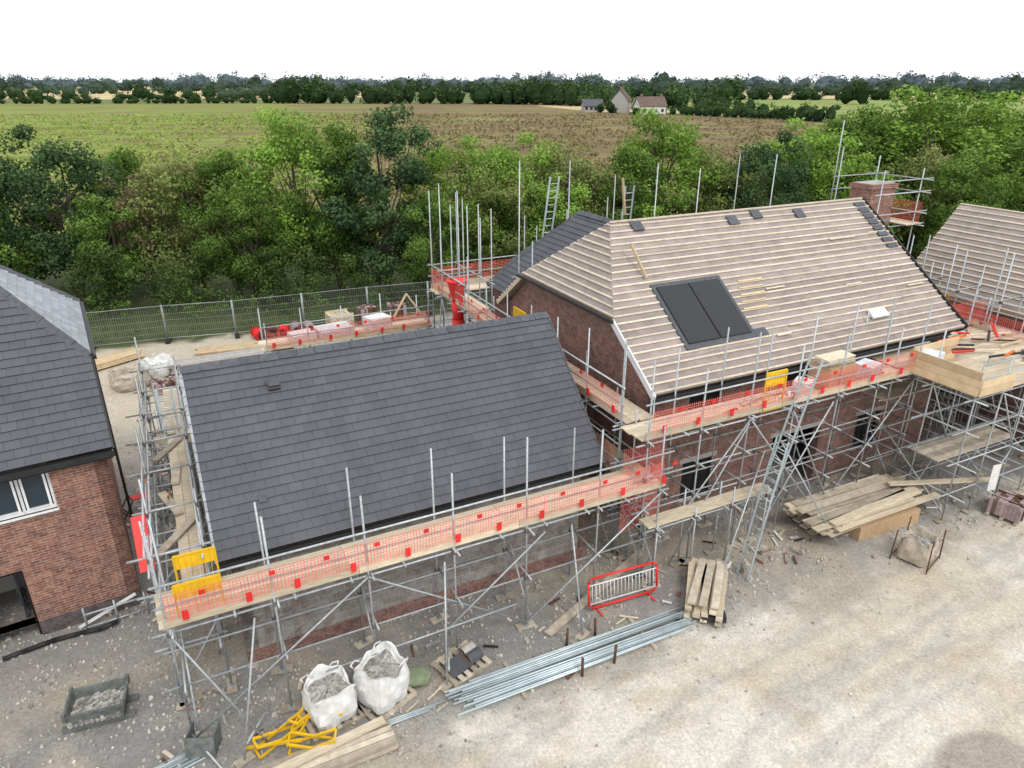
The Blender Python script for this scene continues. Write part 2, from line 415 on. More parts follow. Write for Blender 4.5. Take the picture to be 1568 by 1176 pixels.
cc=lerp(cc,white_,ss((fb(wx*.8+wy*.3,wy-.3*wx,1.9,31)-.48)/.2)*.7)
# tyre tracks: paired ruts following the haul road
dark=np.zeros_like(X)
for v0,cu,of in ((-5.2,.012,0),(-6.6,.006,1),(-8.4,-.008,2),(-5.9,-.016,3),(-9.6,.01,4)):
    for dlt in (-.85,.85):
        vv=v0+cu*(U-12)**2+.12*(U-12)*(.3 if of%2 else -.35)+dlt+(fb(X,Y,2.2,81+of)-.5)*.4
        dark=np.maximum(dark,ss(1-np.abs(Vv-vv)/.24)*ss((fb(X,Y,1.8,91+of)-.36)/.2))
tread=.75+.25*np.sin(U*30)
cc=cc*(1-.17*(dark*tread)[...,None]); Z=Z-.018*dark*mc
st=fb(U*.3+Vv*.1,Vv*1.8-U*.3,1.0,21)
cc=lerp(cc,grey*1.25,ss((st-.52)/.14)*.42)
col=lerp(col,cc,mc)
patch=ss((1.0-np.hypot((U-13.5)/1.25,(Vv+9.3)/.75)+(nf-.5)*.4)/.25); col=lerp(col,np.array([.36,.315,.27]),patch)
bk=ss((Vv-14+(nb-.5)*3)/2)*ss((12-U)/3); col=lerp(col,tan,bk*.85)
sidew=ss((Vv-1)/2)*ss((13-Vv)/3)*ss((1.5-U)/1.5); col=lerp(col,grey*.8,sidew*.6)
col=lerp(col,veg*1.3,ss((Vv-25.6+.1*U+(nf-.5)*2)/1.2))
col=lerp(col,far_*(.85+.3*nl)[...,None],ss((Y-60)/10))
Vg=np.stack([X,Y,Z],-1).reshape(-1,3); ny,nx=X.shape
I=np.arange(nx*ny).reshape(ny,nx); Fg=np.stack([I[:-1,:-1],I[:-1,1:],I[1:,1:],I[1:,:-1]],-1).reshape(-1,4)
m,t,b_=nt('ground_gravel'); M['ground']=m
at=N(t,'ShaderNodeAttribute'); at.attribute_name='gcol'
g=N(t,'ShaderNodeNewGeometry').outputs['Position']
f1=noise(t,g,14,4,.75,.3,.7); f2=noise(t,g,2.2,4,.7,.3,.7)
vo=N(t,'ShaderNodeTexVoronoi'); vo.inputs['Scale'].default_value=18; t.links.new(g,vo.inputs['Vector'])
bw=N(t,'ShaderNodeRGBToBW'); t.links.new(vo.outputs['Color'],bw.inputs[0])
def rmap(x,a,b,lo=0,hi=1):
    q=N(t,'ShaderNodeMapRange'); q.inputs[1].default_value=lo;q.inputs[2].default_value=hi;q.inputs[3].default_value=a;q.inputs[4].default_value=b; t.links.new(x,q.inputs[0]); return q.outputs[0]
c=mixc(t,1.0,at.outputs['Color'],rmap(f1,.76,1.18),'MULTIPLY'); c=mixc(t,1.0,c,rmap(f2,.88,1.10),'MULTIPLY')
c=mixc(t,1.0,c,rmap(bw.outputs[0],.88,1.12),'MULTIPLY')
t.links.new(c,b_.inputs['Base Color']); b_.inputs['Roughness'].default_value=.95; b_.inputs['Specular IOR Level'].default_value=.15
bump(t,b_,f1,.4,.025)
me=fast('ground',Vg,Fg,['ground'],np.zeros(len(Fg)),None,smooth=True)
a=me.attributes.new('gcol','FLOAT_COLOR','POINT'); a.data.foreach_set('color',np.concatenate([col,np.ones(X.shape+(1,))],-1).astype(np.float32).ravel())
add('ground',me,(0,0,0))
# loose stones
ns=12000
su=rng.uniform(-7,24,ns*3); sv=rng.uniform(-11,14,ns*3); sx,sy=S(su,sv)
keep=((sv>-3.6+rng.normal(size=ns*3)*.7)|(su<2.0)|(rng.random(ns*3)<.02))&~((su>.2)&(su<9.6)&(sv>.2)&(sv<6.8))&~((su>11.9)&(sv>.4)); keep&=fb(sx,sy,1.3,44)>rng.uniform(.3,.62,ns*3)
su,sv,sx,sy=[q[keep] for q in (su,sv,sx,sy)]
k=len(sx); r=rng.uniform(.010,.032,k)*np.where(rng.random(k)<.04,2.0,1)
cube=np.array([[-1,-1,-1],[1,-1,-1],[1,1,-1],[-1,1,-1],[-.7,-.7,1],[.7,-.7,1],[.7,.7,1],[-.7,.7,1]],float)
an=rng.uniform(0,6.28,k); jit=1+rng.uniform(-.35,.35,(k,8,3)); P=cube[None]*jit*r[:,None,None]; P[...,2]*=.7
ca,sa=np.cos(an)[:,None],np.sin(an)[:,None]; px=P[...,0]*ca-P[...,1]*sa; py=P[...,0]*sa+P[...,1]*ca
Vs=np.stack([px+sx[:,None],py+sy[:,None],P[...,2]+.012+r[:,None]*.4],-1).reshape(-1,3)
cf=np.array([(4,5,6,7),(0,1,5,4),(1,2,6,5),(2,3,7,6),(3,0,4,7)]); Fs=(cf[None]+8*np.arange(k)[:,None,None]).reshape(-1,4)
add('gravel',fast('gravel',Vs,Fs,['stone'],np.zeros(len(Fs)),np.repeat(rng.random(k),5)),(0,0,0))
# building debris / offcuts on the ground
b=B()
for i in range(150):
    u=random.uniform(-6,24);v=random.choice([random.uniform(-3.6,-.3),random.uniform(-3.0,-1.0)])
    if random.random()<.15: u=random.uniform(-3,-.5); v=random.uniform(2,14)
    a=random.uniform(0,3.14);L=random.uniform(.08,.5); z=.05
    b.bar((u,v,z),(u+L*math.cos(a),v+L*math.sin(a),z+random.uniform(-.01,.03)),random.uniform(.03,.1),.025,random.choice(['wood','oldwood','oldwood','brick','concrete','black','bag','rust','bluebit' if i%5==0 else 'wood']))
b.site('building_debris')
# ---------------------------------------------------------------- FIELDS
def fieldmat(name,c1,c2,c3,grad=None,rowscale=.6,ang=.3,big_s=.018,c3f=.4):
    m,t,b=nt(name); g=N(t,'ShaderNodeNewGeometry').outputs['Position']
    mp=N(t,'ShaderNodeMapping'); mp.inputs['Rotation'].default_value=(0,0,ang); mp.inputs['Scale'].default_value=(.06,1,1); t.links.new(g,mp.inputs['Vector'])
    rows=noise(t,mp.outputs[0],rowscale,4,.7,.35,.65); big=noise(t,g,big_s,6,.75,.41,.59); mid=noise(t,g,.16,5,.85,.38,.62)
    base=mixc(t,big,c1,c2)
    if grad:
        sp=N(t,'ShaderNodeSeparateXYZ'); t.links.new(g,sp.inputs[0])
        ma=N(t,'ShaderNodeMath'); ma.operation='MULTIPLY_ADD'; ma.inputs[1].default_value=grad[2]; t.links.new(sp.outputs[1],ma.inputs[0]); t.links.new(sp.outputs[0],ma.inputs[2])
        mr=N(t,'ShaderNodeMapRange'); mr.inputs[1].default_value=grad[0]; mr.inputs[2].default_value=grad[1]; t.links.new(ma.outputs[0],mr.inputs[0])
        ad=N(t,'ShaderNodeMath'); ad.operation='ADD'; t.links.new(mr.outputs[0],ad.inputs[0])
        m2=N(t,'ShaderNodeMath'); m2.operation='MULTIPLY_ADD'; m2.inputs[1].default_value=1.2; m2.inputs[2].default_value=-.6; t.links.new(big,m2.inputs[0]); t.links.new(m2.outputs[0],ad.inputs[1]); ad.use_clamp=True
        base=mixc(t,ad.outputs[0],c1,c2)
    c=mixc(t,mid,base,mixc(t,c3f,base,c3)); 
    mq=N(t,'ShaderNodeMapRange'); mq.inputs[3].default_value=.66; mq.inputs[4].default_value=1.22; t.links.new(rows,mq.inputs[0])
    c=mixc(t,1.0,c,mq.outputs[0],'MULTIPLY')
    t.links.new(c,b.inputs['Base Color']); b.inputs['Roughness'].default_value=1; b.inputs['Specular IOR Level'].default_value=.05
    return m
M['crop']=fieldmat('crop',(.20,.27,.065),(.19,.14,.09),(.26,.20,.09),grad=(-55,35,.22),big_s=.03,rowscale=.16,c3f=.6,ang=.15)
M['straw']=fieldmat('straw_stubble',(.60,.49,.28),(.52,.42,.24),(.48,.40,.22),rowscale=.1)
M['pasture']=fieldmat('pasture',(.22,.31,.09),(.29,.31,.11),(.2,.25,.09),rowscale=.1)
M['soil']=fieldmat('soil_field',(.23,.185,.11),(.19,.19,.08),(.16,.14,.08),rowscale=.2)
def field(name,pts,k,z=.06):
    b=B(); b.poly([(x,y,z) for x,y in pts],k); return b.obj(name)
field('crop_field',[(-420,66),(-60,62),(5,66),(60,84),(100,120),(101,146),(106,273),(57,322),(6,468),(-155,490),(-460,470)],'crop')
field('stubble_field',[(-1000,640),(-190,600),(-120,700),(-150,1000),(-700,1250),(-1400,1100)],'straw',.06)
field('stubble_field',[(-140,1150),(200,1150),(260,1700),(-260,1700)],'straw',.06)
field('stubble_field',[(-900,1400),(-300,1350),(-200,2200),(-1200,2300)],'straw',.06)
field('stubble_field',[(150,640),(560,600),(800,1000),(180,1000)],'straw',.06)
field('stubble_field',[(8,470),(40,345),(60,350),(102,290),(110,296),(75,380),(25,500)],'straw',.08)
field('pasture',[(112,290),(420,290),(560,560),(150,590),(80,430)],'pasture',.06)
field('ploughed_field',[(108,110),(420,150),(420,284),(110,280)],'soil',.07)
# standing crop plants giving the near field its rough surface
def crop(name,leaf,n,green):
    d=62*(330/62)**rng.random(n); th=rng.uniform(-.72,.62,n); x=d*np.tan(th); y=d
    y=np.round(y/1.5+x*.02)*1.5+rng.normal(size=n)*.25
    gm=x+.22*y+45*(fb(x,y,30,7)-.5)*2; kp=(gm<10+rng.normal(size=n)*22) if green else (gm>-25+rng.normal(size=n)*22)
    kp&=(x<98)&(x>-400)&(fb(x,y,9,13)>.40)&(y>62+np.maximum(x,0)*.5); x,y=x[kp],y[kp]; n=len(x)
    C=np.stack([x,y,rng.uniform(.1,.45,n)],1); nr=rng.normal(size=(n,3))+np.array([0,-.3,1.2]); nr/=np.linalg.norm(nr,axis=1)[:,None]
    a=np.cross(nr,rng.normal(size=(n,3))); a/=np.linalg.norm(a,axis=1)[:,None]; bb=np.cross(nr,a); s=(rng.uniform(.3,.75,n)*(.6+y/260))[:,None]
    V=np.stack([C-a*s*.5,C+bb*s*.35,C+a*s*.5,C-bb*s*.35],1).reshape(-1,3); V[:,2]=np.maximum(V[:,2],.08)
    add(name,fast(name,V,np.arange(len(V)).reshape(-1,4),[leaf],np.zeros(n),np.clip(fb(x,y,14,3)+rng.uniform(-.3,.3,n),0,1)),(0,0,0))
crop('crop_plants','cropg',60000,True); crop('crop_plants','cropb',50000,False)
# ---------------------------------------------------------------- FAR VEGETATION
T=mass
T('hedgerow',along([(-470,478),(-300,486),(-150,498)],4,2.5,4.5,3,6,2,.1,.16,2.1)+along([(-150,498),(6,480),(40,440)],4.5,5,8,11,18,8,mod=.25),'leafF1')
T('woodland',along([(-20,500),(60,430),(110,400)],4.5,5,8,12,18,10,mod=.2)+along([(60,400),(30,380)],5,4,6,8,12,5)+along([(88,345),(112,330)],4,3,5,5,9,4),'leafF1')
T('hedgerow',along([(72,318),(104,275)],1.8,2,3,3.5,6,1)+along([(104,275),(112,262)],2.2,2.5,3.5,5,8,1.5)+along([(112,150),(135,160),(200,170)],2.5,3,5,6,10,3),'leafF1',n=220)
T('hedgerow',along([(110,400),(150,590),(330,575),(560,560)],5,4,7,4,10,5,.05,.12,1.7,mod=.3)+[(215,470,8,17),(208,476,7,15)],'leafF1')
T('distant_trees',along([(-1000,640),(-500,610),(-190,600),(-100,720)],6,5,8,4,9,5,.15,.12,1.7,mod=.3),'leafF1',K=7,n=100)
T('distant_trees',along([(-500,700),(-480,900)],8,5,8,6,10,5,.2)+along([(-700,900),(-120,860)],8,5,8,6,11,8,.25,.15,1.5)+along([(-250,620),(-260,860)],8,5,7,6,10,5),'leafF2',K=7,n=90)
T('distant_trees',along([(-1400,1150),(-700,1180),(-150,1100)],10,8,12,8,15,15,.1,.15,1.4,mod=.4)+along([(-150,1050),(0,900),(160,640)],9,8,11,11,18,10,mod=.3),'leafF2',K=7,n=90)
T('distant_trees',along([(150,620),(180,1000),(800,1000),(1300,1100)],10,8,12,9,17,12,.08,.15,1.5,mod=.4)+along([(560,600),(800,1000)],8,6,9,8,12,6)+along([(180,780),(640,760)],8,6,8,6,11,6,.3,.2,1.5),'leafF2',K=7,n=90)
T('distant_trees',along([(-2600,2200),(-1000,2300),(200,2000),(1300,1900),(2400,1700)],18,22,32,20,32,60,0,.1,1.25,mod=.3),'leafF3',K=6,n=70)
T('distant_trees',along([(-1700,1500),(-300,1400),(500,1350),(1500,1400)],15,12,20,14,23,40,.15,.15,1.3,mod=.4),'leafF3',K=6,n=80)
# ---------------------------------------------------------------- NEAR TREES
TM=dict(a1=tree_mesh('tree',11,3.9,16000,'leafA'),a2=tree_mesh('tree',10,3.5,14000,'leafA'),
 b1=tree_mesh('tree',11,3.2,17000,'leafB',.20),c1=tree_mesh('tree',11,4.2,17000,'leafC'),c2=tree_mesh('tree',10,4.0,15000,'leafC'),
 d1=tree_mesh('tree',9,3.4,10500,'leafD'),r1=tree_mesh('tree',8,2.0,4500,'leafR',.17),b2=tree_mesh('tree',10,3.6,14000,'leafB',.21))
def tr(k,x,y,h,wr=1.0,nm='tree'):
    base={'a1':11,'a2':10,'b1':11,'c1':11,'c2':10,'d1':9,'r1':8,'b2':10}[k]; s=h/base
    add(nm,TM[k],(x,y,0),random.uniform(0,6.28),(s*wr,s*wr,s))
near_trees=[('b2',-28.2,45,11.0,1.0),('a2',-32,44,9.6,1.15),('a2',-24.8,43.5,7.4,1.0),('r1',-23.3,45,8.8,.9),('d1',-20.5,46,9.8,1.0),('a1',-18.0,45.5,9.6,.9),
('c1',-13.6,46.5,12.1,.95),('a2',-16.2,43.5,7.6,1),('a2',-11.3,46,11.6,.8),('b1',-8.0,45.5,12.2,1.05),('c2',-3.3,48,10.4,1.0),('d1',-1,47,8.8,1.0),
('a2',-5,44,7.5,.9),('c2',.7,51,10.4,1.0),('d1',4.2,50,9.7,1.1),('c2',3,47.5,8,1.0),('c1',10.5,52,11.8,1.15),('a1',8,50,9.5,1.0),('b2',17.5,50,10.3,.9),('d1',14.5,51,9.5,1),
('c2',21.5,55,11.2,1.1),('a1',26.5,57,11.8,1.1),('c1',31.5,57,13.3,1.45),('c1',36.5,60,12.9,1.3),('a1',42,61,11.8,1.2),('d1',29,54,9.5,1.1),('c2',24,52,9,1.1),
('a1',36,54,9.6,1.2),('a1',31,50,9.0,1.1),('b2',42,57,10.5,1.2),('a2',47,62,11,1.2),('b2',-36,46,10.5,1.1),('a1',-26,49,9.4,1.0)]
for q in near_trees: tr(*q)
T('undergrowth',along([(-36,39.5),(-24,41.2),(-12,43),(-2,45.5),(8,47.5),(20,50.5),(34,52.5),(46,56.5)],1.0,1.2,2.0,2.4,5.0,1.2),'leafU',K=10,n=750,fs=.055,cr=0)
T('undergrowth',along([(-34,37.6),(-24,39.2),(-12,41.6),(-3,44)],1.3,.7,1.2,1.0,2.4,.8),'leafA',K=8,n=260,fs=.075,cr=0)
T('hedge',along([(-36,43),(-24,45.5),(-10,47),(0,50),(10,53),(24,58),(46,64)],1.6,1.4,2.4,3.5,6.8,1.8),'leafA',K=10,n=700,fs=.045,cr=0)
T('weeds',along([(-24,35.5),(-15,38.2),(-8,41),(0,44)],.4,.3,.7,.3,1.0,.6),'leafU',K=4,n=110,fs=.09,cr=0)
# ---------------------------------------------------------------- SCAFFOLD
def net(b,P,dx,L,z0,z1,k='rednet',sp=.07,w=.013):
    P=Vector(P);dx=Vector(dx).normalized(); x=0
    while x<L:
        a=P+dx*x; b.poly([a+Vector((0,0,z0)),a+dx*w+Vector((0,0,z0)),a+dx*w+Vector((0,0,z1)),a+Vector((0,0,z1))],k); x+=sp
    z=z0
    while z<z1+.001:
        a=P+Vector((0,0,z)); b.poly([a,a+dx*L,a+dx*L+Vector((0,0,w)),a+Vector((0,0,w))],k); z+=sp
def scaf(b,o,d,L,nrm,w,deck,ztop,lifts,bay=2.1,netz=None,toe=True,diag=True,inner_top=None,z0=0,base=True,rails=True,boards=True,clips=True,outrig=.3,nb_=9,boff=.04):
    o=Vector((*o,0));d=Vector((*d,0)).normalized();nr=Vector((*nrm,0)).normalized(); r=.025
    Q=lambda s,ww,z:o+d*s+nr*ww+Vector((0,0,z))
    n=max(1,round(L/bay)); st=[L*i/n for i in range(n+1)]
    for i,s in enumerate(st):
        s2=s+random.uniform(-.05,.05); T_=ztop+random.uniform(-.5,.4)
        b.tube(Q(s2,0,z0),Q(s2+random.uniform(-.03,.03),0,T_),r,'galv')
        ti=(inner_top if inner_top else deck+.1)+random.uniform(-.15,.5)
        b.tube(Q(s2,w,z0),Q(s2,w,ti),r,'galv')
        if base:
            for ww in (0,w):
                c=Q(s2,ww,.05); ang=math.atan2(d.y,d.x)+random.uniform(-.3,.3)
                b.box(c.x,c.y,.02,.5,.22,.04,'oldwood',ang); b.box(c.x,c.y,.062,.15,.15,.008,'galv',ang)
        for z in lifts:
            b.tube(Q(s2+.06,-outrig*random.uniform(.4,1),z+.05),Q(s2+.06,w+.15,z+.05),r,'galv')
            for ww in (0,w): c=Q(s2,ww,z); b.box(c.x,c.y,z-.04,.09,.09,.1,'coupler',0)
    for z in lifts:
        for ww in (.05,w-.05):
            b.tube(Q(-.35,ww,z),Q(L+random.uniform(.15,.5),ww,z+random.uniform(-.02,.02)),r,'galv')
    if deck and boards:
        nbd=min(nb_,max(2,int((w-.05)/.235)))
        x=.0
        while x<L:
            b.tube(Q(x,-.15,deck-.05),Q(x,w+.1,deck-.05),r,'galv'); x+=1.2
        for j in range(nbd):
            x=-.15+random.uniform(-.1,0)
            while x<L+.1:
                l=min(3.9,L+.2-x); zz=deck+random.uniform(-.004,.006)
                if l<.05: break
                a=Q(x,boff+j*.235,zz-.02); b.obox(a,d*(l-.01),nr*.225,(0,0,.038),'wood'); x+=l
    if deck and rails:
        for h in (.55,1.05): b.tube(Q(-.2,-.05,deck+h),Q(L+.3,-.05,deck+h+random.uniform(-.02,.02)),r,'galv')
        if toe:
            x=-.1
            while x<L:
                l=min(3.9,L+.1-x); b.obox(Q(x,-.02,deck+.02),d*(l-.01),nr*.038,(0,0,.225),'wood'); x+=l
    if netz:
        net(b,Q(0,-.085,0),d,L,deck+netz[0],deck+netz[1])
        if clips:
            x=.3
            while x<L:
                for zz in (netz[0]+.02,netz[1]-.05):
                    c=Q(x+(.5 if zz>netz[0]+.1 else 0)+random.uniform(-.12,.12),-.11,deck+zz); a=math.atan2(d.y,d.x); b.box(c.x,c.y,c.z-.08,.12,.02,.22 if zz<netz[0]+.1 else .1,'redplas',a)
                x+=1.15
    if diag:
        for i in range(0,n,2):
            s0,s1=st[i],st[min(i+2,n)]; zt=deck-.1 if deck else ztop
            if (i//2)%2: s0,s1=s1,s0
            b.tube(Q(s0,-.06,z0+.2),Q(s1,-.06,zt),r,'galv')
        for i in range(0,n+1,2): b.tube(Q(st[i]+.08,0,z0+.3),Q(st[i]+.08,w,z0+2.0),r,'galv')
def gate(b,p,d,w,h):
    p=Vector(p);d=Vector(d).normalized()
    for z in (0,h): b.bar(p+Vector((0,0,z)),p+d*w+Vector((0,0,z)),.04,.04,'yellow')
    for x in (0,w): b.bar(p+d*x,p+d*x+Vector((0,0,h)),.04,.04,'yellow')
    b.obox(p+Vector((0,0,h*.62)),d*w,Vector((-d.y,d.x,0))*.01,(0,0,h*.36),'yellow')
    b.obox(p+Vector((0,0,0)),d*w,Vector((-d.y,d.x,0))*.01,(0,0,h*.18),'yellow')
    x=.09
    while x<w: b.bar(p+d*x,p+d*x+Vector((0,0,h)),.012,.012,'yellow'); x+=.12
def ladder(b,p,q,w,side,k='galvnew',step=.28,r=.022):
    p,q=Vector(p),Vector(q);sd=Vector(side).normalized()*w
    b.bar(p,q,.03,.07,k);b.bar(p+sd,q+sd,.03,.07,k); n=int((q-p).length/step)
    for i in range(1,n): a=p.lerp(q,i/n); b.tube(a,a+sd,r*.7,k)
# garage scaffold
b=B(); GD=3.1
scaf(b,(-1.15,-1.55),(1,0),11.9,(0,1),1.25,GD,5.2,[1.55,2.95],2.05,(.24,.80),inner_top=4.8)
for i,u in enumerate((0.4,4.6,8.0)):
    b.tube((u,-1.6,2.8),(u-.7+.3*i,-2.5,.05),.025,'galv'); b.tube((u,-1.6,.4),(u-.6+.3*i,-2.4,.35),.025,'galv')
    b.box(u-.7+.3*i,-2.5,.02,.4,.22,.04,'oldwood',.4)
b.tube((3.9,-1.7,.4),(7.2,-1.7,2.9),.025,'galv'); b.tube((1.6,-1.72,.9),(6.4,-1.72,1.0),.025,'galv'); b.tube((-1.2,-1.6,.3),(-.7,-2.6,.05),.025,'galv'); b.tube((-1.15,-1.6,2.9),(.2,-2.3,.1),.025,'galv')
scaf(b,(-1.35,-.3),(0,1),11.5,(1,0),1.05,GD,5.0,[1.5,2.95,3.9],1.9,None,inner_top=4.2,toe=False,nb_=2,boff=.5,outrig=.5)
gate(b,(-.95,-1.5,GD+.05),(1,0,0),.85,.85); gate(b,(-.9,-.5,GD+.05),(1,0,0),.8,.85)
net(b,(-1.45,.3,0),(0,1,0),2.6,GD+.25,GD+.95); b.bar((-1.6,4.2,.2),(-1.35,3.6,4.2),.05,.05,'orange'); b.bar((-1.1,6.2,1.6),(-.9,2.4,3.9),.045,.045,'orange')
b.bar((-1.5,.6,GD),(-1.53,1.5,GD+.9),.3,.05,'redplas')
for i in range(5): b.bar((-1.1+random.uniform(-.2,.5),1+i*1.6,GD+.08),(-.9+random.uniform(-.4,.5),2.2+i*1.6,GD+.12),.2,.04,'oldwood')
for i in range(6): b.tube((-1.6+random.uniform(-.2,.2),.5+i*1.5,1.0+.3*(i%3)),(-.2+random.uniform(-.2,.2),1.2+i*1.5,2.6+.3*(i%2)),.025,'galv')
ladder(b,(-.9,6.4,.1),(-.9,7.6,4.6),.4,(1,0,0))
scaf(b,(-1.0,7.2),(1,0),10.5,(0,1),1.2,GD-.2,4.6,[1.5,2.8],2.2,None,inner_top=4.2,diag=False)
b.site('scaffold')
# main house scaffold
b=B(); MD=4.4
scaf(b,(10.5,-1.2),(1,0),10.4,(0,1),1.2,MD,6.5,[1.5,2.2,3.2,4.25],1.75,(.24,.85),inner_top=6.3)
scaf(b,(10.5,.1),(0,1),10.6,(1,0),1.1,MD,6.4,[1.5,2.9,4.2],1.9,(.24,.85),inner_top=4.6)
scaf(b,(10.45,.1),(0,1),8.5,(1,0),1.1,2.7,3.4,[],1.9,(.2,.9),base=False,diag=False,clips=False)
scaf(b,(10.6,-1.72),(1,0),4.0,(0,1),.5,2.0,2.3,[1.9],1.5,None,diag=False,rails=False,inner_top=2.1)
net(b,(10.2,-.6,0),(1,.15,0),1.6,1.2,3.9); net(b,(10.3,3.5,0),(0,1,0),3.5,1.0,3.0)
ladder(b,(14.2,-1.75,2.0),(15.7,-1.45,6.0),.42,(0,-1,0)); ladder(b,(13.2,-2.3,.05),(14.5,-1.8,3.9),.42,(0,-1,0))
for u,s in ((11.5,1),(14.8,1),(18.0,-1)): b.tube((u,-1.3,.2),(u+2.4*s,-1.3,4.2),.025,'galv')
b.tube((12.2,-2.6,.1),(14.6,-1.35,3.2),.025,'galv'); b.tube((16.8,-2.7,.1),(15.2,-1.3,3.4),.025,'galv')
gate(b,(14.4,-1.2,MD+.02),(1,0,0),.75,1.15); gate(b,(10.9,6.6,MD+.1),(0,1,0),.9,1.1)
b.box(17.6,-.75,MD+.05,1.1,.8,.75,'osb'); 
for i in range(6): b.box(17.6,-.75,MD+.82+.035*i,1.15,.13*4,.03,'wood',random.uniform(-.1,.1))
b.box(19.2,-.75,MD+.05,.7,.6,.45,'sheet',.2); b.box(16.5,-.7,MD+.05,.5,.5,.35,'bag',.5)
for i in range(10): u=random.uniform(11,20); b.bar((u,-.7+random.uniform(-.3,.3),MD+.06),(u+random.uniform(.4,1.4),-.7+random.uniform(-.3,.3),MD+.08),.08,.05,random.choice(['batten','oldwood','redplas','bag']))
b.site('scaffold')
# rear wing scaffold with tall standards
b=B()
scaf(b,(10.4,10.9),(0,1),3.6,(1,0),1.2,4.6,8.9,[1.5,3,4.5,5.6],1.2,(.2,.9),inner_top=8.3)
scaf(b,(10.4,14.5),(1,0),9,(0,-1),1.2,4.6,7.6,[1.5,3,4.5],2.0,(.2,.9),inner_top=7.0)
scaf(b,(13,11.3),(1,0),13.5,(0,-1),1.2,4.4,9.8,[4.3,5.6],2.2,None,inner_top=7)
ladder(b,(14.6,12.3,6.5),(14.8,12.0,9.4),.42,(1,0,0)); ladder(b,(17.2,10.3,6.5),(17.3,10.2,9.1),.42,(1,0,0))
b.tube((10.9,12.6,0),(10.9,12.6,9.0),.025,'galv')
b.site('scaffold')
# chimney scaffold + right-hand side
b=B()
scaf(b,(26.9,.3),(0,1),11,(-1,0),1.2,4.4,7.6,[1.5,3,4.3],2.0,(.2,.9),inner_top=6.4)
for u in (25.6,27.9):
    for v in (4.8,6.9): b.tube((u,v,0),(u,v,random.uniform(9.7,10.6)),.025,'galv')
for z in (7.6,8.1,8.9,9.4):
    b.tube((25.3,4.8,z),(28.6,4.8,z),.025,'galv'); b.tube((25.3,6.9,z),(28.6,6.9,z),.025,'galv'); b.tube((27.9,4.3,z),(27.9,7.4,z),.025,'galv')
for j in range(4): b.obox((27.1+j*.24,4.5,7.65),(.225,0,0),(0,2.7,0),(0,0,.038),'wood')
net(b,(27.95,4.6,0),(0,1,0),2.5,7.7,8.5)
b.tube((25.0,6.6,8),(25.0,6.6,11.6),.025,'galv')
scaf(b,(27.0,-3.0),(0,1),11,(1,0),1.3,4.2,7.4,[1.5,2.9,4.1,5.6],1.6,(.2,.9),inner_top=6.4)
gate(b,(27.2,2.2,4.3),(0,1,0),.9,1.1); gate(b,(27.0,4.8,4.4),(0,1,0),.9,1.1)
b.site('scaffold')
# loading tower (birdcage) on the right
b=B(); TD=4.45
for i in range(6):
    for j in range(4):
        u=20.9+i*1.35; v=-3.2+j*1.35
        b.tube((u,v,0),(u,v,(5.6 if (i in (0,5) or j in(0,)) else 4.4)+random.uniform(-.2,.5)),.025,'galv')
        b.box(u,v,.02,.45,.22,.04,'oldwood',random.uniform(-.4,.4))
for z in (1.0,2.1,3.2,4.25):
    for i in range(6): b.tube((20.9+i*1.35,-3.7+random.uniform(-.2,.1),z),(20.9+i*1.35,1.3,z),.025,'galv')
    for j in range(4): b.tube((20.4+random.uniform(-.2,.1),-3.2+j*1.35,z+.05),(28.3,-3.2+j*1.35,z+.05),.025,'galv')
for i in range(5):
    for j in (0,1,3): 
        if (i+j)%2: b.tube((20.95+i*1.35,-3.25+j*1.35,.2),(20.95+(i+1)*1.35,-3.25+j*1.35,2.1),.025,'galv'); b.tube((20.95+(i+1)*1.35,-3.25+j*1.35,2.1),(20.95+i*1.35,-3.25+j*1.35,4.2),.025,'galv')
for i in range(0,6,2): b.tube((20.98+i*1.35,-3.2,.2),(20.98+i*1.35,.85,3.2),.025,'galv')
v=-3.3
while v<1.2:
    u=20.7
    while u<27.9: b.obox((u,v,TD+random.uniform(-.005,.008)),(min(3.9,27.9-u)-.01,0,0),(0,.225,0),(0,0,.038),'wood'); u+=3.9
    v+=.235
for j in range(3):
    b.obox((20.66,-3.35,TD+.05+.25*j),(.04,0,0),(0,2.3,0),(0,0,.24),'freshwood'); b.obox((20.9,-1.02,TD+.05+.25*j),(2.2,0,0),(0,.04,0),(0,0,.24),'freshwood')
    if j<2: b.obox((20.68,-3.42,TD+.05+.25*j),(1.6,0,0),(0,.04,0),(0,0,.24),'freshwood')
b.box(21.2,-1.3,TD+.05,.9,.7,.6,'sheet',.3)
net(b,(22.8,-3.42,0),(1,0,0),5.2,TD+.1,TD+.9); net(b,(22.9,1.2,0),(1,0,0),5.2,TD+.1,TD+.9); b.tube((20.6,-3.4,TD+1.05),(28.2,-3.4,TD+1.05),.025,'galv'); b.tube((20.6,-3.4,TD+.6),(28.2,-3.4,TD+.6),.025,'galv')
for i in range(26):
    a=random.uniform(-.7,.7); u=random.uniform(22.3,26.5);v=random.uniform(-2.4,.4); L=random.uniform(.5,2.2)
    b.bar((u,v,TD+.1+.015*i),(u+L*math.cos(a),v+L*math.sin(a),TD+.1+.015*i),.08,.05,random.choice(['orange','wood','black','orange','galv','rust','redplas']))
for j in range(4): b.obox((20.4,-2.9+j*.24,2.15),(3.9,0,0),(0,.225,0),(0,0,.038),'oldwood'); b.obox((20.6,-.6+j*.24,3.25),(3.9,0,0),(0,.225,0),(0,0,.038),'oldwood')
b.bar((19.8,-1.9,1.0),(22.9,-3.3,1.1),.22,.05,'wood')
b.poly([(22.2,-3.6,1.0),(22.55,-3.65,1.0),(22.6,-3.6,1.9),(22.25,-3.55,1.9)],'bag')
b.site('scaffold_tower')
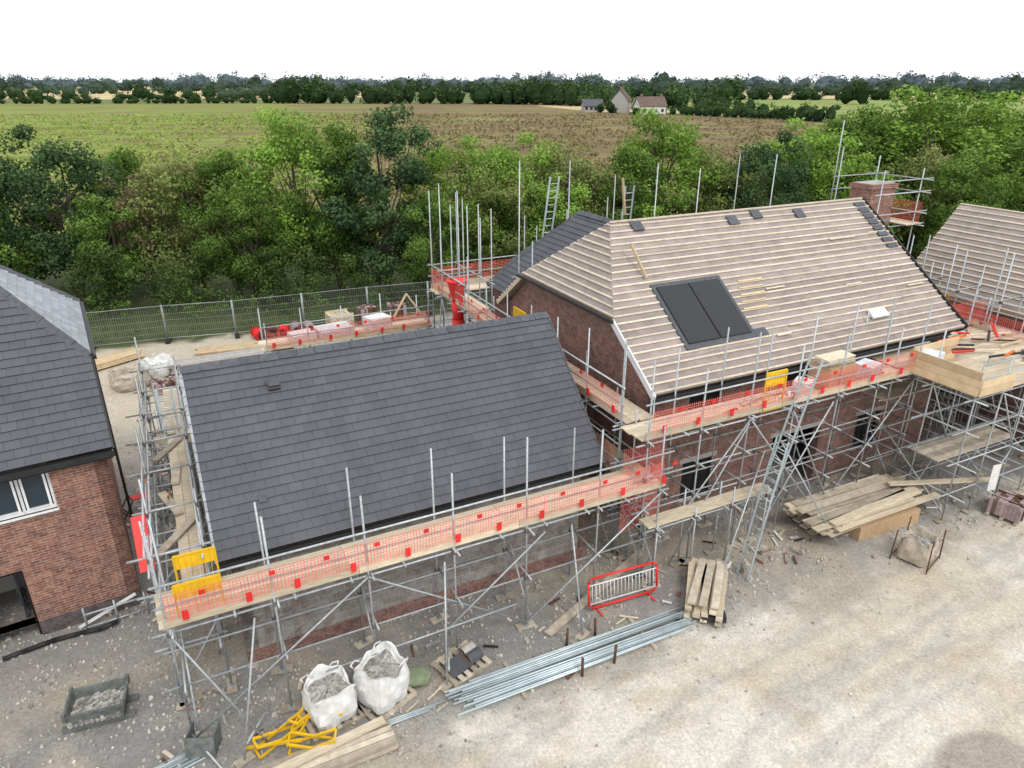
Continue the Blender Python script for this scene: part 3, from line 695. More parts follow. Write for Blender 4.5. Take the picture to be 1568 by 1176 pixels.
# low staging behind garage
b=B()
scaf(b,(3.2,15.2),(1,0),7.2,(0,1),1.6,2.6,3.9,[1.4,2.5],1.8,(.2,.8),inner_top=3.6)
b.box(6.2,16.0,2.65,1.5,1.1,.35,'sheet',.1); b.box(8.2,16.0,2.65,1.0,.9,.55,'bag',.3); b.box(4.8,16,2.65,1.0,.8,.3,'bag',.2)
b.bar((8.8,15.6,3.1),(9.5,15.6,4.2),.07,.07,'freshwood');b.bar((10.2,15.6,3.1),(9.5,15.6,4.2),.07,.07,'freshwood');b.bar((8.8,15.6,3.1),(10.2,15.6,3.1),.07,.07,'freshwood')
b.site('scaffold')
# ---------------------------------------------------------------- GARAGE
def child(b,name,par): return b.obj(name,parent=par)
par=empty('block_garage',(SO[0],SO[1],0),SA)
W=B(); wall(W,(.15,.3),(9.7,.3),.38,3.15,[],.3,'block'); 
wall(W,(.15,.28),(9.7,.28),-.05,.38,[],.32,'brick2')
wall(W,(9.7,.3),(9.7,6.5),-.05,3.15,[],.3,'brick'); wall(W,(.15,6.5),(.15,.3),-.05,3.15,[],.3,'block'); wall(W,(9.7,6.5),(.15,6.5),-.05,3.15,[],.3,'block')
for u in (.16,9.69): W.poly([(u,.3,3.15),(u,6.5,3.15),(u,3.4,6.3)],'block')
child(W,'walls',par)
Rf=B(); ez,rz=3.28,6.62
slope_tiles(Rf,[(-.1,-.02,ez),(9.95,-.02,ez),(9.95,3.4,rz),(-.1,3.4,rz)],(1,0,0))
slope_tiles(Rf,[(-.1,6.82,ez),(9.95,6.82,ez),(9.95,3.4,rz),(-.1,3.4,rz)],(1,0,0))
ridge_caps(Rf,(-.12,3.4,rz+.02),(9.97,3.4,rz+.02)); child(Rf,'roof',par)
Tm=B(); Tm.obox((-.1,-.14,ez-.17),(10.05,0,0),(0,.11,0),(0,0,.1),'black'); Tm.obox((-.08,0,ez-.28),(10.0,0,0),(0,.03,0),(0,0,.2),'fascia')
for u in (-.14,9.95):
    n=20
    for i in range(n):
        a=Vector((u,-.02,ez)).lerp(Vector((u,3.4,rz)),i/n); e=Vector((u,-.02,ez)).lerp(Vector((u,3.4,rz)),(i+.97)/n)
        Tm.bar(a+Vector((.02,0,-.03)),e+Vector((.02,0,-.04)),.06,.12,'lead_and_sheen' if u<0 else 'ridge',up=(0,-.7,.7))
sl=lambda v:ez+(v+.02)*(rz-ez)/3.42
Tm.obox((1.75,2.75,sl(2.75)),(.3,0,0),(0,.1,.2),(0,-.12,.06),'ridge'); Tm.obox((1.0,.75,sl(.75)+.02),(.17,0,0),(0,.12,.12),(0,-.03,.03),'ridge')
Tm.obox((1.76,2.74,sl(2.74)+.03),(.28,0,0),(0,0,.1),(0,-.1,0),'black')
child(Tm,'trim_and_vents',par)
# ---------------------------------------------------------------- MAIN HOUSE
par=empty('brick_house',(SO[0],SO[1],0),SA)
u0,u1,v0,v1=11.9,25.0,.45,10.15; ez=4.95; rz=8.73; pv=5.3; k=(rz-ez)/(pv-.1)
W=B(); ops=[(1.3,2.5,.9,2.2),(5.0,7.2,-.05,2.25),(9.0,10.2,.9,2.2),(1.3,2.5,3.3,4.5),(5.2,6.6,3.3,4.5),(9.0,10.2,3.3,4.5)]
wall(W,(u0,v0),(u1,v0),-.05,4.85,ops,.3,'brick2')
wall(W,(u0,v1),(u0,v0),-.05,4.85,[(4,5.2,.9,2.2)],.3,'brick2'); wall(W,(u1,v0),(u1,v1),-.05,4.85,[],.3,'brick2'); wall(W,(u1,v1),(u0,v1),-.05,4.85,[],.3,'brick2')
for u in (u0+.01,): W.poly([(u,v0,4.85),(u,v1,4.85),(u,8.25,6.4),(u,2.35,6.4)],'brick2')
W.poly([(u1-.01,v0,4.85),(u1-.01,v1,4.85),(u1-.01,5.3,8.5)],'brick2')
child(W,'walls',par)
O=B()
for s0,s1,za,zb in ops: 
    O.obox((u0+s0-.12,v0-.015,zb),(s1-s0+.24,0,0),(0,.1,0),(0,0,.16),'concrete')
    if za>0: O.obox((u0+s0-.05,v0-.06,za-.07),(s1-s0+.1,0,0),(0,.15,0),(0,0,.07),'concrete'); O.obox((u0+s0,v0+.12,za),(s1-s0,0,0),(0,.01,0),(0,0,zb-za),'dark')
    if za>0:
        for x in (s0,(s0+s1)/2-.03,s1-.06): O.obox((u0+x,v0+.09,za),(.06,0,0),(0,.025,0),(0,0,zb-za),'fascia')
O.poly([(u0+.4,v0+.5,-.02),(u1-.4,v0+.5,-.02),(u1-.4,v1-.4,-.02),(u0+.4,v1-.4,-.02)],'concrete')
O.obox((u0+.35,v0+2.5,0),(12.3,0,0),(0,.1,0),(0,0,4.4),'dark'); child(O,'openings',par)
Rf=B()
C0=(11.6,2.3,ez+k*2.2);C1=(11.6,8.3,ez+k*2.2);R0=(13.3,pv,rz);R1=(25.2,pv,rz)
slope_battens(Rf,[(11.6,.1,ez),(25.2,.1,ez),R1,R0,C0],(1,0,0)); slope_battens(Rf,[(11.6,10.5,ez),(25.2,10.5,ez),R1,R0,C1],(1,0,0)); slope_battens(Rf,[C0,C1,R0],(0,1,0),.24)
child(Rf,'battened_roof',par)
Tm=B(); Tm.obox((11.6,-.02,ez-.2),(13.6,0,0),(0,.1,0),(0,0,.1),'black'); Tm.obox((11.6,.1,ez-.26),(13.6,0,0),(0,.03,0),(0,0,.22),'fascia')
Tm.bar((11.56,.05,ez-.08),(11.56,2.3,C0[2]-.08),.05,.2,'white',up=(0,-.6,.8)); Tm.bar((11.50,2.2,C0[2]-.06),(11.50,8.4,C0[2]-.06),.11,.1,'black')
Tm.bar((25.24,.05,ez-.02),(25.24,pv,rz-.02),.06,.16,'black',up=(0,-.6,.8))
nrm=Vector((0,-k,1)).normalized(); up=Vector((0,1,k)).normalized()
def onr(u,v,h): return Vector((u,v,ez+k*(v-.1)))+nrm*h
pu0,pu1,pv0,pv1=13.55,16.05,1.15,3.0
Tm.obox(onr(pu0-.12,pv0-.1,.0),(pu1-pu0+.24,0,0),up*((pv1-pv0+.2)*math.sqrt(1+k*k)),nrm*.06,'ridge')
pl_=(pv1-pv0)*math.sqrt(1+k*k)
for i in range(2):
    w=(pu1-pu0)/2; Tm.obox(onr(pu0+i*w+.02,pv0+.05,.06),(w-.04,0,0),up*(pl_-.1),nrm*.03,'fascia'); Tm.obox(onr(pu0+i*w+.04,pv0+.07,.09),(w-.08,0,0),up*(pl_-.14),nrm*.004,'solar')
Tm.obox(onr(pu1+.1,pv0-.1,.04),(.5,0,0),up*.3,nrm*.02,'slate')
for i in range(8):
    u=random.uniform(16.4,24.5);v=random.uniform(.5,5); Tm.obox(onr(u,v,.045),(random.uniform(.4,1.4),0,0),up*.06,nrm*.03,'batten')
for u,v in ((18.0,4.75),(21.2,4.75),(19.2,4.9),(14.0,4.9)): Tm.obox(onr(u,v,.045),(.42,0,0),up*.4,nrm*.05,'ridge')
for i in range(8): Tm.obox(onr(24.5,3.2+i*.25,.045),(.5,0,0),up*.22,nrm*.03,'slate')
for i in range(5): Tm.obox(onr(16.3+.12*i,1.9+.22*i,.045),(1.0,0,0),up*.06,nrm*.03,'freshwood')
Tm.obox(onr(21.2,.9,.05),(.8,0,0),up*.35,nrm*.08,'bag')
Tm.bar(onr(13.4,3.3,.1),onr(13.2,4.2,.5),.07,.07,'freshwood'); Tm.bar((16.5,9,8.2),(16.3,9,9.6),.1,.06,'freshwood')
Tm.bar((25.15,pv-.02,rz+.03),(13.3,pv-.02,rz+.03),.08,.05,'batten')
child(Tm,'trim_and_solar_panels',par)
Ch=B(); Ch.box(26.4,5.8,4.5,1.4,1.0,4.55,'brick'); Ch.box(26.4,5.8,9.05,1.52,1.12,.16,'brick'); Ch.box(26.4,5.8,9.21,1.3,.9,.03,'concrete')
Ch.box(26.4,5.8,7.7,1.46,1.06,.12,'lead_and_sheen')
child(Ch,'chimney',par)
# rear wing
Wg=B(); wall(Wg,(12.6,13.2),(12.6,9.8),-.05,4.9,[],.3,'brick2'); wall(Wg,(18.4,13.2),(12.6,13.2),-.05,4.9,[],.3,'brick2')
Bq=(12.3,13.0,4.95);Rr=(15.5,10.8,8.1)
slope_tiles(Wg,[(12.3,9.9,4.95),Bq,(13.5,12.6,6.13),Rr,(15.5,7.0,8.1),(13.2,8.9,5.84)],(0,1,0)); slope_tiles(Wg,[(18.7,7,4.95),(18.7,13,4.95),Rr,(15.5,7.0,8.1)],(0,1,0)); slope_tiles(Wg,[Bq,(18.7,13,4.95),Rr],(1,0,0))
ridge_caps(Wg,(15.5,7.3,8.14),(15.5,10.8,8.14)); ridge_caps(Wg,Rr,Bq); child(Wg,'rear_wing',par)
# ---------------------------------------------------------------- LEFT HOUSE
LA=R(32); par=empty('brick_house',(-10,15.4,0),LA)
W=B()
wall(W,(-9,0),(0,0),.42,4.75,[(5.62,6.68,.42,2.02),(5.75,7.75,3.45,4.62)],.3,'brick'); wall(W,(-9,-.02),(0,-.02),-.05,.42,[(5.62,6.68,-.05,.42)],.3,'plinth')
wall(W,(0,0),(0,9),-.05,4.75,[],.3,'brick'); W.poly([(-.01,0,4.75),(-.01,9,4.75),(-.01,7.15,6.6),(-.01,1.85,6.6)],'brick'); wall(W,(0,9),(-9,9),-.05,4.75,[],.3,'brick')
child(W,'walls',par)
O=B(); x0,x1=-9+5.75,-9+7.75
O.obox((x0,.12,3.45),(2.0,0,0),(0,.01,0),(0,0,1.17),'glass')
for x in (x0,x0+.66,x0+1.30,x1-.06): O.obox((x,.07,3.45),(.06,0,0),(0,.07,0),(0,0,1.17),'white')
for z in (3.45,4.55): O.obox((x0+.061,.072,z),(1.878,0,0),(0,.066,0),(0,0,.07),'white')
for a,c in ((x0+.72,x0+1.30),(x0+1.36,x1-.06)):
    for x in (a+.03,c-.08): O.obox((x,.05,3.52),(.05,0,0),(0,.05,0),(0,0,1.0),'white')
    for z in (3.52,4.47): O.obox((a+.08,.052,z),(c-a-.16,0,0),(0,.046,0),(0,0,.05),'white')
O.obox((x0-.05,-.06,3.37),(2.1,0,0),(0,.2,0),(0,0,.075),'brick'); O.obox((x0-.02,-.09,3.43),(2.04,0,0),(0,.14,0),(0,0,.02),'white')
d0,d1=-9+5.62,-9+6.68
for x in (d0,d1-.06): O.obox((x,.05,0),(.06,0,0),(0,.08,0),(0,0,2.0),'fascia')
O.obox((d0+.06,.05,1.94),(.94,0,0),(0,.08,0),(0,0,.06),'fascia')
O.poly([(-8.7,.31,-.01),(-.3,.31,-.01),(-.3,8,-.01),(-8.7,8,-.01)],'concrete'); O.obox((-8.7,2.5,0),(8.3,0,0),(0,.1,0),(0,0,2.4),'render')
O.poly([(-8.7,.31,2.45),(-.3,.31,2.45),(-.3,8,2.45),(-8.7,8,2.45)],'render')
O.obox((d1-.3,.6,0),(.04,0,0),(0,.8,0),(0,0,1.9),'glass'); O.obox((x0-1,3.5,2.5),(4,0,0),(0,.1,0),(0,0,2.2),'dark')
child(O,'window_and_door',par)
Rf=B(); ez=4.78; hr=1.82; rr=4.65
slope_tiles(Rf,[(-9.2,-.15,ez),(.18,-.15,ez),(.18,-.15+hr,ez+hr),(.18-(rr-hr),-.15+rr,ez+rr),(-9.2,-.15+rr,ez+rr)],(1,0,0))
slope_tiles(Rf,[(-9.2,-.15+2*rr,ez),(.18,-.15+2*rr,ez),(.18,-.15+2*rr-hr,ez+hr),(.18-(rr-hr),-.15+rr,ez+rr),(-9.2,-.15+rr,ez+rr)],(1,0,0))
slope_tiles(Rf,[(.18,-.15+hr,ez+hr),(.18,-.15+2*rr-hr,ez+hr),(.18-(rr-hr),-.15+rr,ez+rr)],(0,1,0),k='lead_and_sheen')  # slates in paler grey: grazing sky reflection put into the colour
ridge_caps(Rf,(.2,-.15+hr,ez+hr+.02),(.18-(rr-hr),-.15+rr,ez+rr+.03)); ridge_caps(Rf,(.2,-.15+2*rr-hr,ez+hr+.02),(.18-(rr-hr),-.15+rr,ez+rr+.03)); ridge_caps(Rf,(.18-(rr-hr),-.15+rr,ez+rr+.03),(-9.2,-.15+rr,ez+rr+.03))
child(Rf,'roof',par)
Tm=B(); Tm.obox((-9.2,-.29,ez-.19),(9.4,0,0),(0,.12,0),(0,0,.11),'black'); Tm.obox((-9.2,-.16,ez-.28),(9.35,0,0),(0,.03,0),(0,0,.22),'fascia')
Tm.bar((.25,-.15+hr,ez+hr-.08),(.25,-.15+2*rr-hr,ez+hr-.08),.12,.1,'black'); Tm.bar((.2,-.15,ez-.06),(.2,-.15+hr,ez+hr-.06),.04,.16,'fascia',up=(0,-.7,.7))
Tm.tube((.22,1.55,.1),(.22,1.55,ez+hr-.1),.035,'black'); child(Tm,'gutters',par)
# ---------------------------------------------------------------- RIGHT HOUSE
par=empty('brick_house',(SO[0],SO[1],0),SA)
W=B(); wall(W,(28.5,4.9),(28.5,-3),-.05,5,[(1.5,2.6,3.2,4.4),(4.5,5.7,3.2,4.4)],.3,'brick2'); wall(W,(28.5,-3),(34,-3),-.05,5,[],.3,'brick2'); wall(W,(34,4.9),(28.5,4.9),-.05,5,[],.3,'brick2'); wall(W,(34,-3),(34,4.9),-.05,5,[],.3,'brick2')
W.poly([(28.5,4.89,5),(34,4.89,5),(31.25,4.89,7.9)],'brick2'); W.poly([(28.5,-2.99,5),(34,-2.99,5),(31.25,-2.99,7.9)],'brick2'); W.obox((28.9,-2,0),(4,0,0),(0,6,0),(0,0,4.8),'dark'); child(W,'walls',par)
Rf=B(); slope_battens(Rf,[(28.2,-3.2,5),(28.2,5.1,5),(31.25,5.1,8.15),(31.25,-3.2,8.15)],(0,1,0)); slope_battens(Rf,[(34.3,-3.2,5),(34.3,5.1,5),(31.25,5.1,8.15),(31.25,-3.2,8.15)],(0,1,0)); child(Rf,'battened_roof',par)
# ---------------------------------------------------------------- FENCE
def fence_panel():
    b=B(); L=3.45; H=2.0
    for x in (0,L): b.tube((x,0,.1),(x,0,H+.1),.02,'galv')
    for z in (.25,H+.05): b.tube((0,0,z),(L,0,z),.016,'galv')
    x=.1
    while x<L: b.tube((x,0,.25),(x,0,H+.05),.0045,'galv',3,cap=False); x+=.1
    for z in (.55,.9,1.25,1.6): b.tube((0,0,z),(L,0,z),.005,'galv',3,cap=False)
    b.box(0,0,0,.7,.22,.13,'black',math.pi/2); return b
pts=[(-26,33.3),(-22,35),(-18.6,36.3),(-15.2,37.2),(-11.8,38.6),(-8.4,40),(-5,41.2),(-1.6,42.6),(1.8,43.8)]
for p,q in zip(pts,pts[1:]):
    L=math.hypot(q[0]-p[0],q[1]-p[1]); o=fence_panel().obj('mesh_fence',(p[0],p[1],0),math.atan2(q[1]-p[1],q[0]-p[0])); o.scale=(L/3.5,1,1)
# ---------------------------------------------------------------- PROPS
def bulk_bag(name,u,v,rot,w,h,k,fill='rubble',fillz=.75,z=0):
    b=B(); ns_=32; prof=[(0,.80),(.06,.95),(.3,1.04),(.6,1.05),(.82,.98),(.95,.93),(1.0,.96),(.97,.90),(.85,.86),(fillz,.82)]
    rings=[]; ph=random.uniform(0,6)
    for zf,s in prof:
        r=[]
        for j in range(ns_):
            a=2*math.pi*j/ns_; c,n=math.cos(a),math.sin(a); q=(abs(c)**5+abs(n)**5)**(-.2)
            wob=1+.035*math.sin(a*5+zf*7+ph)+.03*math.sin(a*9-zf*11)+random.uniform(-.015,.015)
            zz=zf*h*(1+(.12*math.sin(a*2+ph)+.08*math.sin(5*a) if zf>.8 else 0))
            r.append((c*q*s*w/2*wob,n*q*s*w/2*wob,zz))
        rings.append(r)
    for A_,C_ in zip(rings,rings[1:]):
        for j in range(ns_): b.poly([A_[j],A_[(j+1)%ns_],C_[(j+1)%ns_],C_[j]],k,.5,True)
    top=rings[-1]; cz=fillz*h+.04
    mids=[(top[i][0]*.5,top[i][1]*.5,cz+random.uniform(0,.06)) for i in range(ns_)]
    for j in range(ns_):
        b.poly([top[j],top[(j+1)%ns_],mids[(j+1)%ns_],mids[j]],fill); b.poly([mids[j],mids[(j+1)%ns_],(0,0,cz+.05)],fill)
    for sx in (-1,1):
        for sy in (-1,1):
            c=Vector((sx*w*.42,sy*w*.42,h*.93)); b.path([c,c+Vector((sx*.05,sy*.02,.10)),c+Vector((-sx*.10,sy*.04,.12)),c+Vector((-sx*.22,0,.02))],.018,k,5)
    return place(b,name,u,v,rot,z)
bulk_bag('bulk_bag',1.6,-2.15,.2,.95,.85,'bag',fillz=.8,z=.12); bulk_bag('bulk_bag',2.75,-2.2,.5,.98,.98,'bag',fillz=.82,z=.12)
bulk_bag('bulk_bag',18.4,-4.1,.3,.85,.75,'dirtybag',z=.02); bulk_bag('bulk_bag',-2.4,20.6,.3,1.5,.7,'dirtybag',fill='dirtybag',fillz=.6); bulk_bag('bulk_bag',-1.2,21.6,.8,1.2,.8,'bag',fill='bag',fillz=.7)
def pallet(name,u,v,rot,k='oldwood',w=1.2,l=1.0,z=0):
    b=B()
    for y in (-l/2+.05,0,l/2-.05): b.box(0,y,.0,w,.09,.09,k)
    for i in range(7): b.box(-w/2+.06+i*(w-.12)/6,0,.092,.1,l,.022,k)
    return place(b,name,u,v,rot,z)
pallet('wooden_pallet',1.6,-2.15,.15); pallet('wooden_pallet',2.75,-2.2,.4)
b=B()
for x,y in ((-.55,-.5),(.55,-.5),(.55,.5),(-.55,.5)): b.tube((x,y,0),(x*.95,y*.95,1.0),.02,'rust')
b.tube((-.55,-.5,.1),(.55,-.5,.1),.02,'rust');b.tube((-.55,.5,.1),(.55,.5,.1),.02,'rust'); place(b,'bag_stand',18.4,-4.1,.3)
def sack(name,u,v,rot,lx,ly,lz,k,z=0):
    b=B(); n1,n2=16,10; 
    def P_(i,j):
        a=2*math.pi*i/n1; e=-math.pi/2+math.pi*j/n2; ce,se=math.cos(e),math.sin(e)
        f=lambda x,p:math.copysign(abs(x)**p,x)
        w=1+.05*math.sin(3*a+4*e)
        return (lx/2*f(ce,.5)*f(math.cos(a),.6)*w,ly/2*f(ce,.5)*f(math.sin(a),.6)*w,lz/2+lz/2*f(se,.8))
    for i in range(n1):
        for j in range(n2): b.poly([P_(i,j),P_(i+1,j),P_(i+1,j+1),P_(i,j+1)],k,.5,True)
    return place(b,name,u,v,rot,z)
sack('green_sack',3.55,-2.0,-.3,.85,.5,.26,'greenbag')
def tub(name,u,v,rot):
    b=B(); w,l,h=1.15,.8,.52; bt=.88
    c=lambda x,y,z,f:(x*w/2*f,y*l/2*f,z)
    q=[(-1,-1),(1,-1),(1,1),(-1,1)]
    for i in range(4):
        a,e=q[i],q[(i+1)%4]
        b.poly([c(*a,.06,bt),c(*e,.06,bt),c(*e,h,1),c(*a,h,1)],'tubm'); b.poly([c(*a,.1,bt-.06),c(*a,h,.94),c(*e,h,.94),c(*e,.1,bt-.06)],'tubm')
        b.poly([c(*a,h,1),c(*e,h,1),c(*e,h,.94),c(*a,h,.94)],'tubm')
        A=Vector(c(*a,h,1));E=Vector(c(*e,h,1)); b.bar(A,E,.05,.05,'tubm')
    b.poly([c(*a,.06,bt) for a in q],'tubm')
    n=10
    for i in range(n):
        for j in range(n):
            x,y=-.9+1.8*i/n,-.9+1.8*j/n; b.box(x*w/2+.03,y*l/2+.02,h*.4,w*.11,l*.11,.06+random.uniform(0,.1),'rubble',random.uniform(0,1))
    for y in (-.3,.3): b.bar((-.72,y*.8,.05),(.72,y*.8,.05),.14,.09,'tubm')
    for sx in (-1,1):
        for sy in (-1,1): b.bar((sx*w/2*.98,sy*l/2*.98,h-.1),(sx*w/2*.98,sy*l/2*.98,h+.1),.09,.07,'tubm')
    return place(b,name,u,v,rot)
tub('mortar_tub',-3.0,.15,-.12)
b=B(); b.bar((-.35,0,.02),(.35,0,.02),.06,.02,'galv'); b.obox((-.3,-.25,.0),(.6,.02,0),(0,.1,.5),(.0,-.04,.02),'tubm'); b.obox((-.3,-.25,.0),(.03,0,0),(0,.45,0),(0,.1,.48),'tubm'); b.obox((.25,-.25,.0),(.03,0,0),(0,.45,0),(0,.1,.48),'tubm'); b.obox((-.3,-.25,.0),(.58,0,0),(0,.5,0),(0,0,.03),'tubm')
place(b,'steel_box',-1.0,-1.8,-.4)
b=B()
for i in range(6): b.box(-.5+i*.2,0,.09,.12,1.0,.022,'oldwood')
for y in (-.45,0,.45): b.box(0,y,0,1.15,.09,.09,'oldwood')
for i in range(5):
    b.obox((-.45+i*.16,-.3,.12+.01*i),(.3,.05,.02),(0,.45,.03),(0,0,.03),random.choice(['ridge','slate','brownroof']))
n=10
for s0,kk,oy in ((0,'ridge',0),(.05,'concrete',.25)):
    for i in range(n):
        a0=math.pi*i/n;a1=math.pi*(i+1)/n; r=.16
        b.poly([(.1+s0,-.1+oy-r*math.cos(a0),.15+r*math.sin(a0)),(.1+s0,-.1+oy-r*math.cos(a1),.15+r*math.sin(a1)),(.5,-.1+oy-r*math.cos(a1),.15+r*math.sin(a1)),(.5,-.1+oy-r*math.cos(a0),.15+r*math.sin(a0))],kk,.5,True)
place(b,'tile_pallet',4.75,-2.05,.3)
b=B()
def xleg(x,y,rot,L,W_,z):
    c,s=math.cos(rot),math.sin(rot); T_=lambda a,bb,zz:(x+a*c-bb*s,y+a*s+bb*c,zz)
    for sx in (0,W_):
        b.bar(T_(0,sx,z),T_(L,sx+.02,z+.28),.045,.045,'yellow'); b.bar(T_(0,sx+.03,z+.28),T_(L,sx,z),.045,.045,'yellow')
    for a in (0,L): b.bar(T_(a,0,z+.02),T_(a,W_,z+.02),.04,.04,'yellow'); b.bar(T_(a,0,z+.28),T_(a,W_,z+.28),.04,.04,'yellow')
xleg(-.75,-.1,.25,1.0,.28,.04); xleg(-.2,-.35,-.35,.95,.3,.1); xleg(.1,.05,.75,.8,.22,.16)
b.bar((-1.0,.25,.1),(.1,-.35,.4),.06,.05,'yellow'); b.bar((.3,.3,.3),(1.0,-.15,.5),.06,.05,'yellow')
place(b,'folding_trestle',.75,-2.5,0)
b=B()
for i in range(4):
    for j in range(2): b.bar((-2.2+random.uniform(-.2,.1),i*.17-.3,.08+j*.11),(1.6+random.uniform(-.3,.1),i*.17-.3+random.uniform(-.02,.02),.08+j*.11),.15,.09,'oldwood')
b.bar((-1.4,-.1,.3),(1.5,.25,.28),.2,.05,'wood'); place(b,'timber_stack',1.05,-3.25,0)
b=B()
for i in range(7): b.tube((-1.3+random.uniform(-.2,.2),i*.06,.04),(1.0+random.uniform(-.3,.3),i*.06+random.uniform(-.04,.04),.04+.01*(i%2)),.024,'galvnew',8)
place(b,'steel_tubes',-1.9,-2.25,.2)
b=B()
for i in range(3): b.tube((0,i*.055,.03),(1.6+.2*i,i*.055+.05,.03),.024,'galvnew',8)
place(b,'steel_tubes',2.0,-2.95,-.05)
b=B()
for r_ in range(3):
    for i in range(13-r_*4):
        y=-.42+r_*.12+i*.066; o=random.uniform(-.4,.3)
        b.tube((-3.1+o,y,.10+r_*.05),(3.1+o*.7+random.uniform(-.1,.1),y+random.uniform(-.07,.07),.10+r_*.05+random.uniform(0,.02)),.0242,'galvnew',8)
for x in (-1.8,1.8): b.box(x,0,.0,.1,1.2,.07,'oldwood')
place(b,'steel_tubes',7.5,-3.1,-.02)
for u,v in ((7.2,-3.62),(8.1,-3.62),(7.35,-2.62),(8.2,-2.62)):
    b=B(); b.tube((0,0,-.1),(random.uniform(-.03,.03),0,.55),.035,'rust',8); place(b,'steel_stake',u,v)
b=B(); L,H=2.1,1.0
pt=[(0.12,0,.12),(0,0,.24),(0,0,H-.12),(.12,0,H),(L-.12,0,H),(L,0,H-.12),(L,0,.24),(L-.12,0,.12),(.12,0,.12)]
b.path(pt,.032,'redplas'); b.tube((.02,0,H-.2),(L-.02,0,H-.2),.018,'white'); b.tube((.02,0,.25),(L-.02,0,.25),.018,'white')
for i in range(1,19): x=L*i/19; b.tube((x,0,.25),(x,0,H-.2),.010,'white')
for x in (.25,L-.25): b.tube((x,-.3,.03),(x,.3,.03),.025,'redplas'); b.tube((x,0,.03),(x,0,.14),.025,'redplas')
o=place(b,'pedestrian_barrier',8.5,-1.85,-.07); o.rotation_euler[0]=R(-8)
b=B(); b.bar((0,0,.06),(4.1,1.7,.14),.23,.05,'oldwood'); b.box(3.6,1.5,.0,.3,.3,.05,'oldwood',.4); place(b,'scaffold_board',7.1,-2.1,0)
b=B()
for y in (-.7,.7): b.box(0,y*.7,.0,1.0,.12,.1,'oldwood')
for l in range(4):
    for i in range(5):
        if random.random()<.15: continue
        b.bar((-.45+i*.2+random.uniform(-.03,.03),-1.05+random.uniform(-.25,.2),.14+l*.09),(-.45+i*.2+random.uniform(-.12,.12),1.0+random.uniform(-.3,.2),.14+l*.09),.17,.075,random.choice(['wood','oldwood']))
for i in range(3): b.bar((-.4+i*.3,-1.1,.54),(-.2+i*.25,.9,.56),.2,.04,random.choice(['wood','oldwood']))
b.box(.2,-1.0,.12,.6,.3,.16,'black',.2); place(b,'timber_stack',11.75,-2.7,-.75)
b=B(); b.box(.2,-.7,0,2.6,.9,.5,'osb',-.04)
for x in (-1.2,.3,1.8): b.box(x,.2,0,.12,1.4,.1,'oldwood')
for l in range(9):
    n=random.choice([2,3,4])
    for i in range(n):
        y=-.9+i*.42+random.uniform(-.12,.2); o=random.uniform(-.6,.5); b.bar((-2.3+o,y,.5+l*.045),(1.9+o+random.uniform(-.5,.4),y+random.uniform(-.25,.3),.5+l*.045),.24,.038,random.choice(['wood','oldwood','wood']))
for i in range(4): b.bar((-2.2,-.2+.3*i,.1+.05*i),(1.6,-.1+.35*i,.12+.05*i),.24,.04,'oldwood')
place(b,'timber_stack',18.7,-1.7,0)
def brick_stack(name,u,v,rot,w=1.0,h=.8,z=0):
    b=B()
    for y in (-.4,0,.4): b.box(0,y,0,1.1,.09,.1,'oldwood')
    nb_=5
    for i in range(nb_):
        for j in range(8): b.box(-w/2+w/nb_*(i+.5),-.4+.115*(j),.11,w/nb_*.97,.108,h+random.uniform(-.03,.02),random.choice(['brownroof','pink','pink','rust']))
    for x in (-.25,.25): b.box(x,0,.105,.03,.98,h+.03,'black')
    return place(b,name,u,v,rot,z)
brick_stack('brick_pallet',23.2,-3.9,.2,h=.5); brick_stack('brick_pallet',9.9,24.5,.1,h=1.0); brick_stack('brick_pallet',11.6,24.3,-.1,h=1.0); brick_stack('brick_pallet',-1.0,19.3,.3,h=.4)
b=B()
for l in range(7):
    for i in range(5): b.box(-.5+i*.25,0,.1+l*.13,.2,1.2,.1 if l%2 else .02,'wood'); 
    b.box(0,-.5,.12+l*.13,1.3,.1,.1,'wood'); b.box(0,.5,.12+l*.13,1.3,.1,.1,'wood')
place(b,'pallet_stack',8.3,24.5,.1)
for i,(u,v) in enumerate(((3.9,24.8),(4.6,24.9),(5.2,24.7),(5.9,24.8),(6.6,24.7),(4.2,24.2),(6.2,24.1))):
    b=B(); kk=['redplas','rust','redplas','pink','pink','rust','rust'][i]; b.tube((0,-.4,.3),(0,.4,.3),.29,kk,18)
    for y in (-.4,-.13,.13,.4): b.tube((0,y-.015,.3),(0,y+.015,.3),.305,kk,18)
    b.tube((0,-.43,.3),(0,-.405,.3),.2,'black',14); place(b,'steel_drum',u,v,random.uniform(-.3,.3))
def longstack(name,u,v,rot,L,n,m,k):
    b=B()
    for x in (-L*.3,L*.3): b.box(x,0,0,.12,n*.25,.1,'oldwood')
    for l in range(m):
        for i in range(n): b.bar((-L/2+random.uniform(-.1,.1),-n*.12+i*.25,.15+l*.1),(L/2+random.uniform(-.2,.2),-n*.12+i*.25+random.uniform(-.03,.03),.15+l*.1),.22,.08,k)
    return place(b,name,u,v,rot)
longstack('timber_stack',3.6,23.0,-.10,6.0,4,3,'freshwood'); longstack('timber_stack',1.6,21.6,0,4.6,4,4,'concrete'); longstack('timber_stack',-3.6,24.0,.5,3.5,4,3,'freshwood'); longstack('timber_stack',4.5,19.4,0,4.6,5,5,'oldwood'); longstack('timber_stack',7,21,.1,3.6,5,4,'oldwood')
b=B(); z=0
while z<4.9: b.tube((0,0,z+.9),(0,0,z),.28,'redplas',18,.21,True); z+=.75
b.tube((0,0,4.9),(0,0,5.5),.28,'redplas',18,.42,False); b.tube((0,0,5.5),(0,0,5.56),.44,'redplas',18)
place(b,'rubbish_chute',10.55,12.0)
